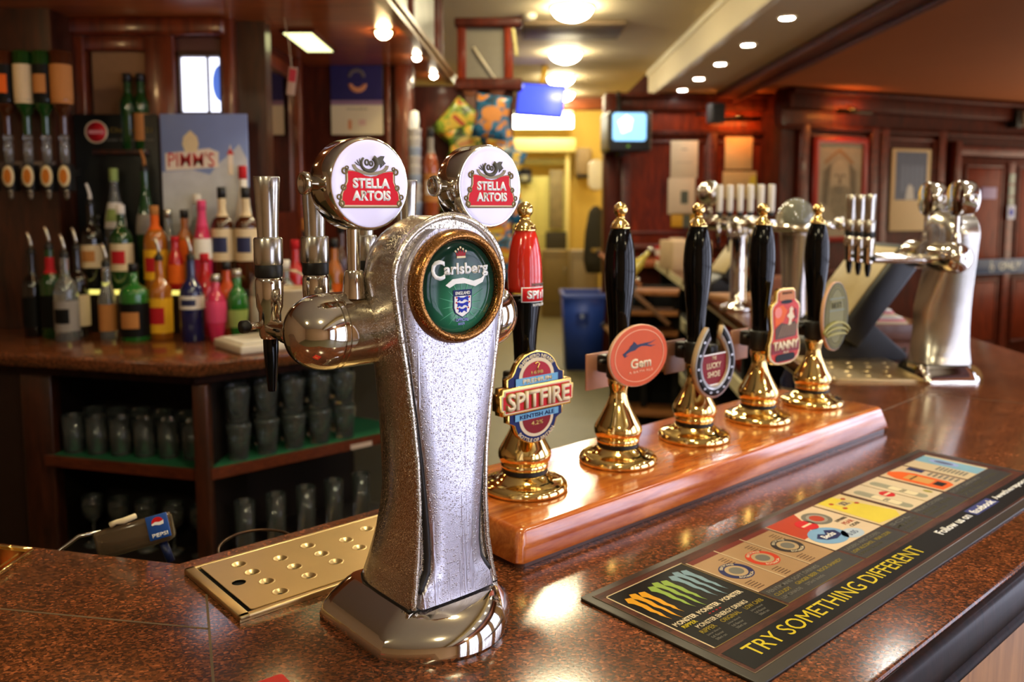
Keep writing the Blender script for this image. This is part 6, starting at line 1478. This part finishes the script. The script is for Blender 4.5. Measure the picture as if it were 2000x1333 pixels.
# ------------------------------------------------------------------ things on the far wing of the bar
tf = thing('beer_font', 'far chrome beer font with a row of six tall white handles', 'beer font', (1.04, 3.85, WT), R(-20))
M().lathe([(.075, 0), (.078, .006), (.070, .02), (.045, .03), (.036, .05), (.034, .33), (.045, .36)], 32).obj('column', chrome, tf)
M().tube([(-.16, 0, .40), (.16, 0, .40)], .035, 20).obj('arm', chrome, tf)
M().lathe([(.0, .07)]+[(.058*math.sin(a), .0-.058*math.cos(a)+.06) for a in [PI*k/12 for k in range(1, 12)]]+[(0, .118)], 24, Matrix.Translation((-.135, 0, .475))).tube([(-.135, 0, .42), (-.135, 0, .49)], .012, 10).obj('dome', chrome, tf)
wh = mat('pale pearl tap handle', (214, 204, 188), 0.25, coat=.4)
for k in range(6):
    x = -.085+.045*k
    tp = M().tube([(x, 0, .40), (x, -.05, .40), (x, -.07, .38), (x, -.07, .34)], .009, 10).obj('tap', chrome, tf)
    M().lathe([(.0125, .43), (.0135, .435), (.0135, .445), (.0125, .45)], 16, Matrix.Translation((x, -.05, 0))).obj('black_ring', black_matt, tp)
    M().lathe([(.013, .45), (.0145, .455), (.0155, .565), (.014, .572), (0, .573)], 18, Matrix.Translation((x, -.05, 0))).obj('tap_handle', wh, tp)
    M().lathe([(.004, .27), (.007, .32), (.007, .345)], 12, Matrix.Translation((x, -.07, 0))).obj('spout', black_gloss, tp)
cf = thing('beer_font', 'silver column beer font with a flat cap and a glass dome behind the pumps', 'beer font', (.985, 2.92, WT), R(-15))
M().lathe([(.085, 0), (.088, .006), (.080, .02), (.060, .035), (.050, .06), (.044, .12), (.042, .20), (.046, .30), (.052, .375), (.056, .385)], 36).obj('column', mat('satin silver column', (176, 166, 158), 0.25, .85), cf)
M().lathe([(.056, .385), (.092, .390), (.095, .400), (.092, .412), (.070, .416), (0, .416)], 36).obj('cap', chrome, cf)
M().lathe([(.068, .416)]+[(.068*math.cos(a), .418+.085*math.sin(a)) for a in [PI/2*k/10 for k in range(11)]], 32, cap=False).obj('glass_dome', mat('dome glass', (224, 224, 206), 0.04, trans=.8, coat=.4), cf)
M().lathe([(.03, .417), (.032, .42), (.030, .475), (0, .478)], 20).obj('inner_badge', mat('olive yellow badge', (170, 160, 70), 0.4), cf)
for sg_ in (-1, 1):
    o = M().tube([(.07*sg_, 0, .405), (.13*sg_, 0, .41)], .014, 12).lathe([(0, -.024)]+[(.024*math.sin(a), -.024*math.cos(a)) for a in [PI*k/8 for k in range(1, 8)]]+[(0, .024)], 16, Matrix.Translation((.145*sg_, 0, .415))).obj('side_knob', chrome, cf)
def till(label, x, y, rz, s_=1.0):
    t = thing('till_terminal', label, 'till', (x, y, WT), rz)
    # local: screen leans back towards +X, its face looks to -X (the servery), width along Y
    lean = Matrix.Translation((-.02*s_, 0, .08*s_)) @ Matrix.Rotation(R(36), 4, 'Y')
    M().box((.0125*s_, 0, .16*s_), (.080*s_, .30*s_, .34*s_), .010, lean).obj('screen_casing', black_matt, t)
    M().box((-.0295*s_, 0, .165*s_), (.004, .265*s_, .29*s_), .001, lean).obj('screen', mat('cream till screen', (176, 156, 112), 0.5), t)
    M().prism([(-.10*s_, 0), (.19*s_, 0), (.19*s_, .02*s_), (.06*s_, .13*s_), (.0, .13*s_), (-.10*s_, .05*s_)], -.12*s_, .12*s_, Matrix.Rotation(PI/2, 4, 'X'), .004).obj('stand', black_matt, t)
    M().tube([(.10*s_, -.05, .03), (.2*s_, -.02, .01), (.28*s_, .06, .006)], .006, 8).obj('cable', black_matt, t)
    return t
till('large till with a cream screen leaning back beside the dry beer font', 1.02, 2.60+.06, R(4))
till('farther till with a cream screen behind the third hand pump', X(1412, 4.7), 4.7, R(4), 1.0)
lf = thing('leaflet_tray', 'wooden tray heaped with pale leaflets behind the dry beer font', 'tray', (1.30, 3.02, WT), R(-4))
M().box((0, 0, .03), (.24, .16, .06), .003).obj('box', wood('tray wood', (70, 36, 18), (112, 64, 36), .4, .2), lf)
for k in range(7): M().box((-.01+.004*(k % 3), .0, .063+.009*k), (.23-.028*k, .15, .007), .001, Matrix.Rotation(R(-2+k), 4, 'Z')).obj('leaflet', (cream_print, mat('pink print', (226, 150, 150), 0.4), white_l)[k % 3], lf)
for (x, y, w, d, h, lab, cc, nm) in ((1.45, 4.5, .26, .2, .10, 'brown box on the far counter behind the third pump', (130, 74, 40), 'cardboard_box'), (1.16, 4.2, .26, .3, .03, 'stack of brown menus on the far counter', (150, 104, 60), 'menu_stack'), (1.32, 6.4, .30, .3, .22, 'cream carton on the far end of the counter', (206, 176, 140), 'carton')):
    t = thing(nm, lab, 'box', (x, y, WT), R(10)); M().box((0, 0, h/2), (w, d, h), .004).obj('body', mat('box %d' % cc[0], cc, 0.6, vary=.2, scale=8), t); M().box((0, 0, h+.002), (w*.96, d*.3, .003), .0005).obj('flap', mat('flap %d' % cc[0], tuple(min(255, int(v_*1.15)) for v_ in cc), 0.6), t)
# clutter under and around the far wing, on the servery side
bw = wood('slat wood', (110, 66, 34), (164, 108, 62), .45, .1)
su = thing('slatted_rack', 'wooden slatted rack of bottles at the servery end of the far counter', 'rack', (0.92, 5.4, FZ), R(-14))
for x in (-.26, -.06, .14): M().box((x, .12, .54), (.04, .24, 1.08), .004).obj('upright', near_black, su)
for z in (.30, .60, .82, .95, 1.08): M().box((-.06, -.01, z), (.44, .26, .028), .004).obj('slat', bw, su)
M().box((-.06, .24, .56), (.44, .02, 1.08)).obj('back_panel', near_black, su)
for k, (x, z, a, cc, lab) in enumerate(((-.20, 1.10, 40, (196, 176, 70), 'yellow bottle leaning at the top of the slatted rack'), (-.08, 1.10, -52, (150, 96, 60), 'brown stick leaning on the top of the slatted rack'), (.10, .86, -48, (120, 84, 56), 'brown baton leaning across the middle of the slatted rack'), (-.20, .86, 20, (60, 90, 110), 'blue grey bottle on the middle of the slatted rack'), (-.05, .63, -50, (150, 110, 70), 'pale baton leaning low in the slatted rack'))):
    t = thing('leaning_bottle' if 'bottle' in lab else 'wooden_baton', lab, 'bottle' if 'bottle' in lab else 'baton', (0.92+x*math.cos(R(-14))+(.10 if 'bottle' in lab else .17)*math.sin(R(-14)), 5.4+x*math.sin(R(-14))-(.10 if 'bottle' in lab else .17)*math.cos(R(-14)), FZ+z+.035), 0, None, (0, R(a), 0))
    if 'bottle' in lab: M().lathe([(.034, 0), (.036, .01), (.036, .17), (.014, .23), (.014, .29), (0, .295)], 18).obj('glass_body', mat('leaning %d' % k, cc, 0.2, coat=.4), t); M().lathe([(.0155, .265), (.0155, .298), (0, .3)], 14).obj('cap', tinfoil, t)
    else: M().box((0, 0, .16), (.03, .02, .34), .004).obj('shaft', mat('leaning %d' % k, cc, 0.5), t); M().box((0, 0, .335), (.034, .024, .02), .003).obj('end', black_matt, t)
rcx = thing('red_crate', 'red plastic crate on the shelf under the far counter edge', 'crate', (inner(4.05, .20), 4.1, FZ+.832))
M().loft(frus((.13, .2), (.14, .21), 0, .16)+frus((.125, .19), (.12, .185), .16, .02)).obj('body', mat('red crate plastic', (190, 44, 30), .4), rcx); ring(rect(.30, .44, 0, 0, .01), rect(.26, .40, 0, 0, .01), .15, .175).obj('rim', mat('red crate plastic', (190, 44, 30), .4), rcx)
for k, (y, z, cc, lab) in enumerate(((2.75, .83, (60, 90, 70), 'green bottle on the under-bar shelf nearest the pumps'), (2.95, .83, (200, 190, 150), 'cream bottle on the under-bar shelf'), (3.15, .83, (60, 70, 120), 'blue bottle on the under-bar shelf'), (4.6, .83, (140, 120, 80), 'tan bottle on the under-bar shelf beyond the red crate'), (2.8, .45, (120, 130, 150), 'pale blue bottle on the lowest under-bar shelf'), (3.1, .45, (90, 60, 50), 'brown bottle on the lowest under-bar shelf'))):
    t = thing('stored_bottle', lab, 'bottle', (inner(y, .11), y, FZ+z)); M().lathe([(.036, 0), (.038, .01), (.038, .14), (.016, .19), (.015, .225)], 18).obj('glass_body', mat('stored %d' % k, cc, 0.15, coat=.5), t); M().lathe([(.0165, .21), (.0165, .23), (0, .232)], 14).obj('cap', tinfoil, t); M().lathe([(.0386, .04), (.0386, .11)], 18, cap=False).obj('label', white_l, t)
ew = M().box((1.42, 7.85, 1.06), (.95, .55, .06), .006).obj('end_counter', wood('orange brown counter', (128, 60, 26), (184, 100, 50), .3, .3)); tag(ew, 'orange brown wooden counter closing the far end of the servery', 'counter')
M().box((1.42, 7.95, .48), (.9, .4, 1.06)).obj('base', mahogany_dark, ew)
t = thing('cup', 'red and white cup on the far end counter below the panelling', 'cup', (X(1288, 7.9), 7.9, 1.09)); M().lathe([(.035, 0), (.045, .11), (.048, .115), (.045, .12), (0, .12)], 20).obj('body', red_print, t); M().lathe([(.0385, .03), (.0445, .09)], 20, cap=False).obj('band', white_l, t)
t = thing('jug', 'cream jug on the far end counter right of the second pump', 'jug', (X(1322, 7.75), 7.75, 1.09)); M().lathe([(.07, 0), (.09, .05), (.08, .13), (.06, .17), (.07, .20), (.06, .20), (.05, .17), (0, .12)], 22).obj('body', mat('cream jug', (206, 176, 140), .5), t); M().tube([(.07, 0, .17), (.13, 0, .15), (.12, 0, .07), (.085, 0, .05)], .011, 8).obj('handle', mat('cream jug', (206, 176, 140), .5), t)
rl = thing('round_hoop', 'thin dark wire hoop just behind the drip tray', 'hoop', bar(0.50, 1.107, 1.080), BA)
M().tube([(.055*math.cos(a), .02+.05*math.sin(a), .006*math.sin(a)) for a in [2*PI*k/28 for k in range(28)]], .0022, 8, True).obj('wire', mat('dark wire', (70, 50, 34), .3, .8), rl)
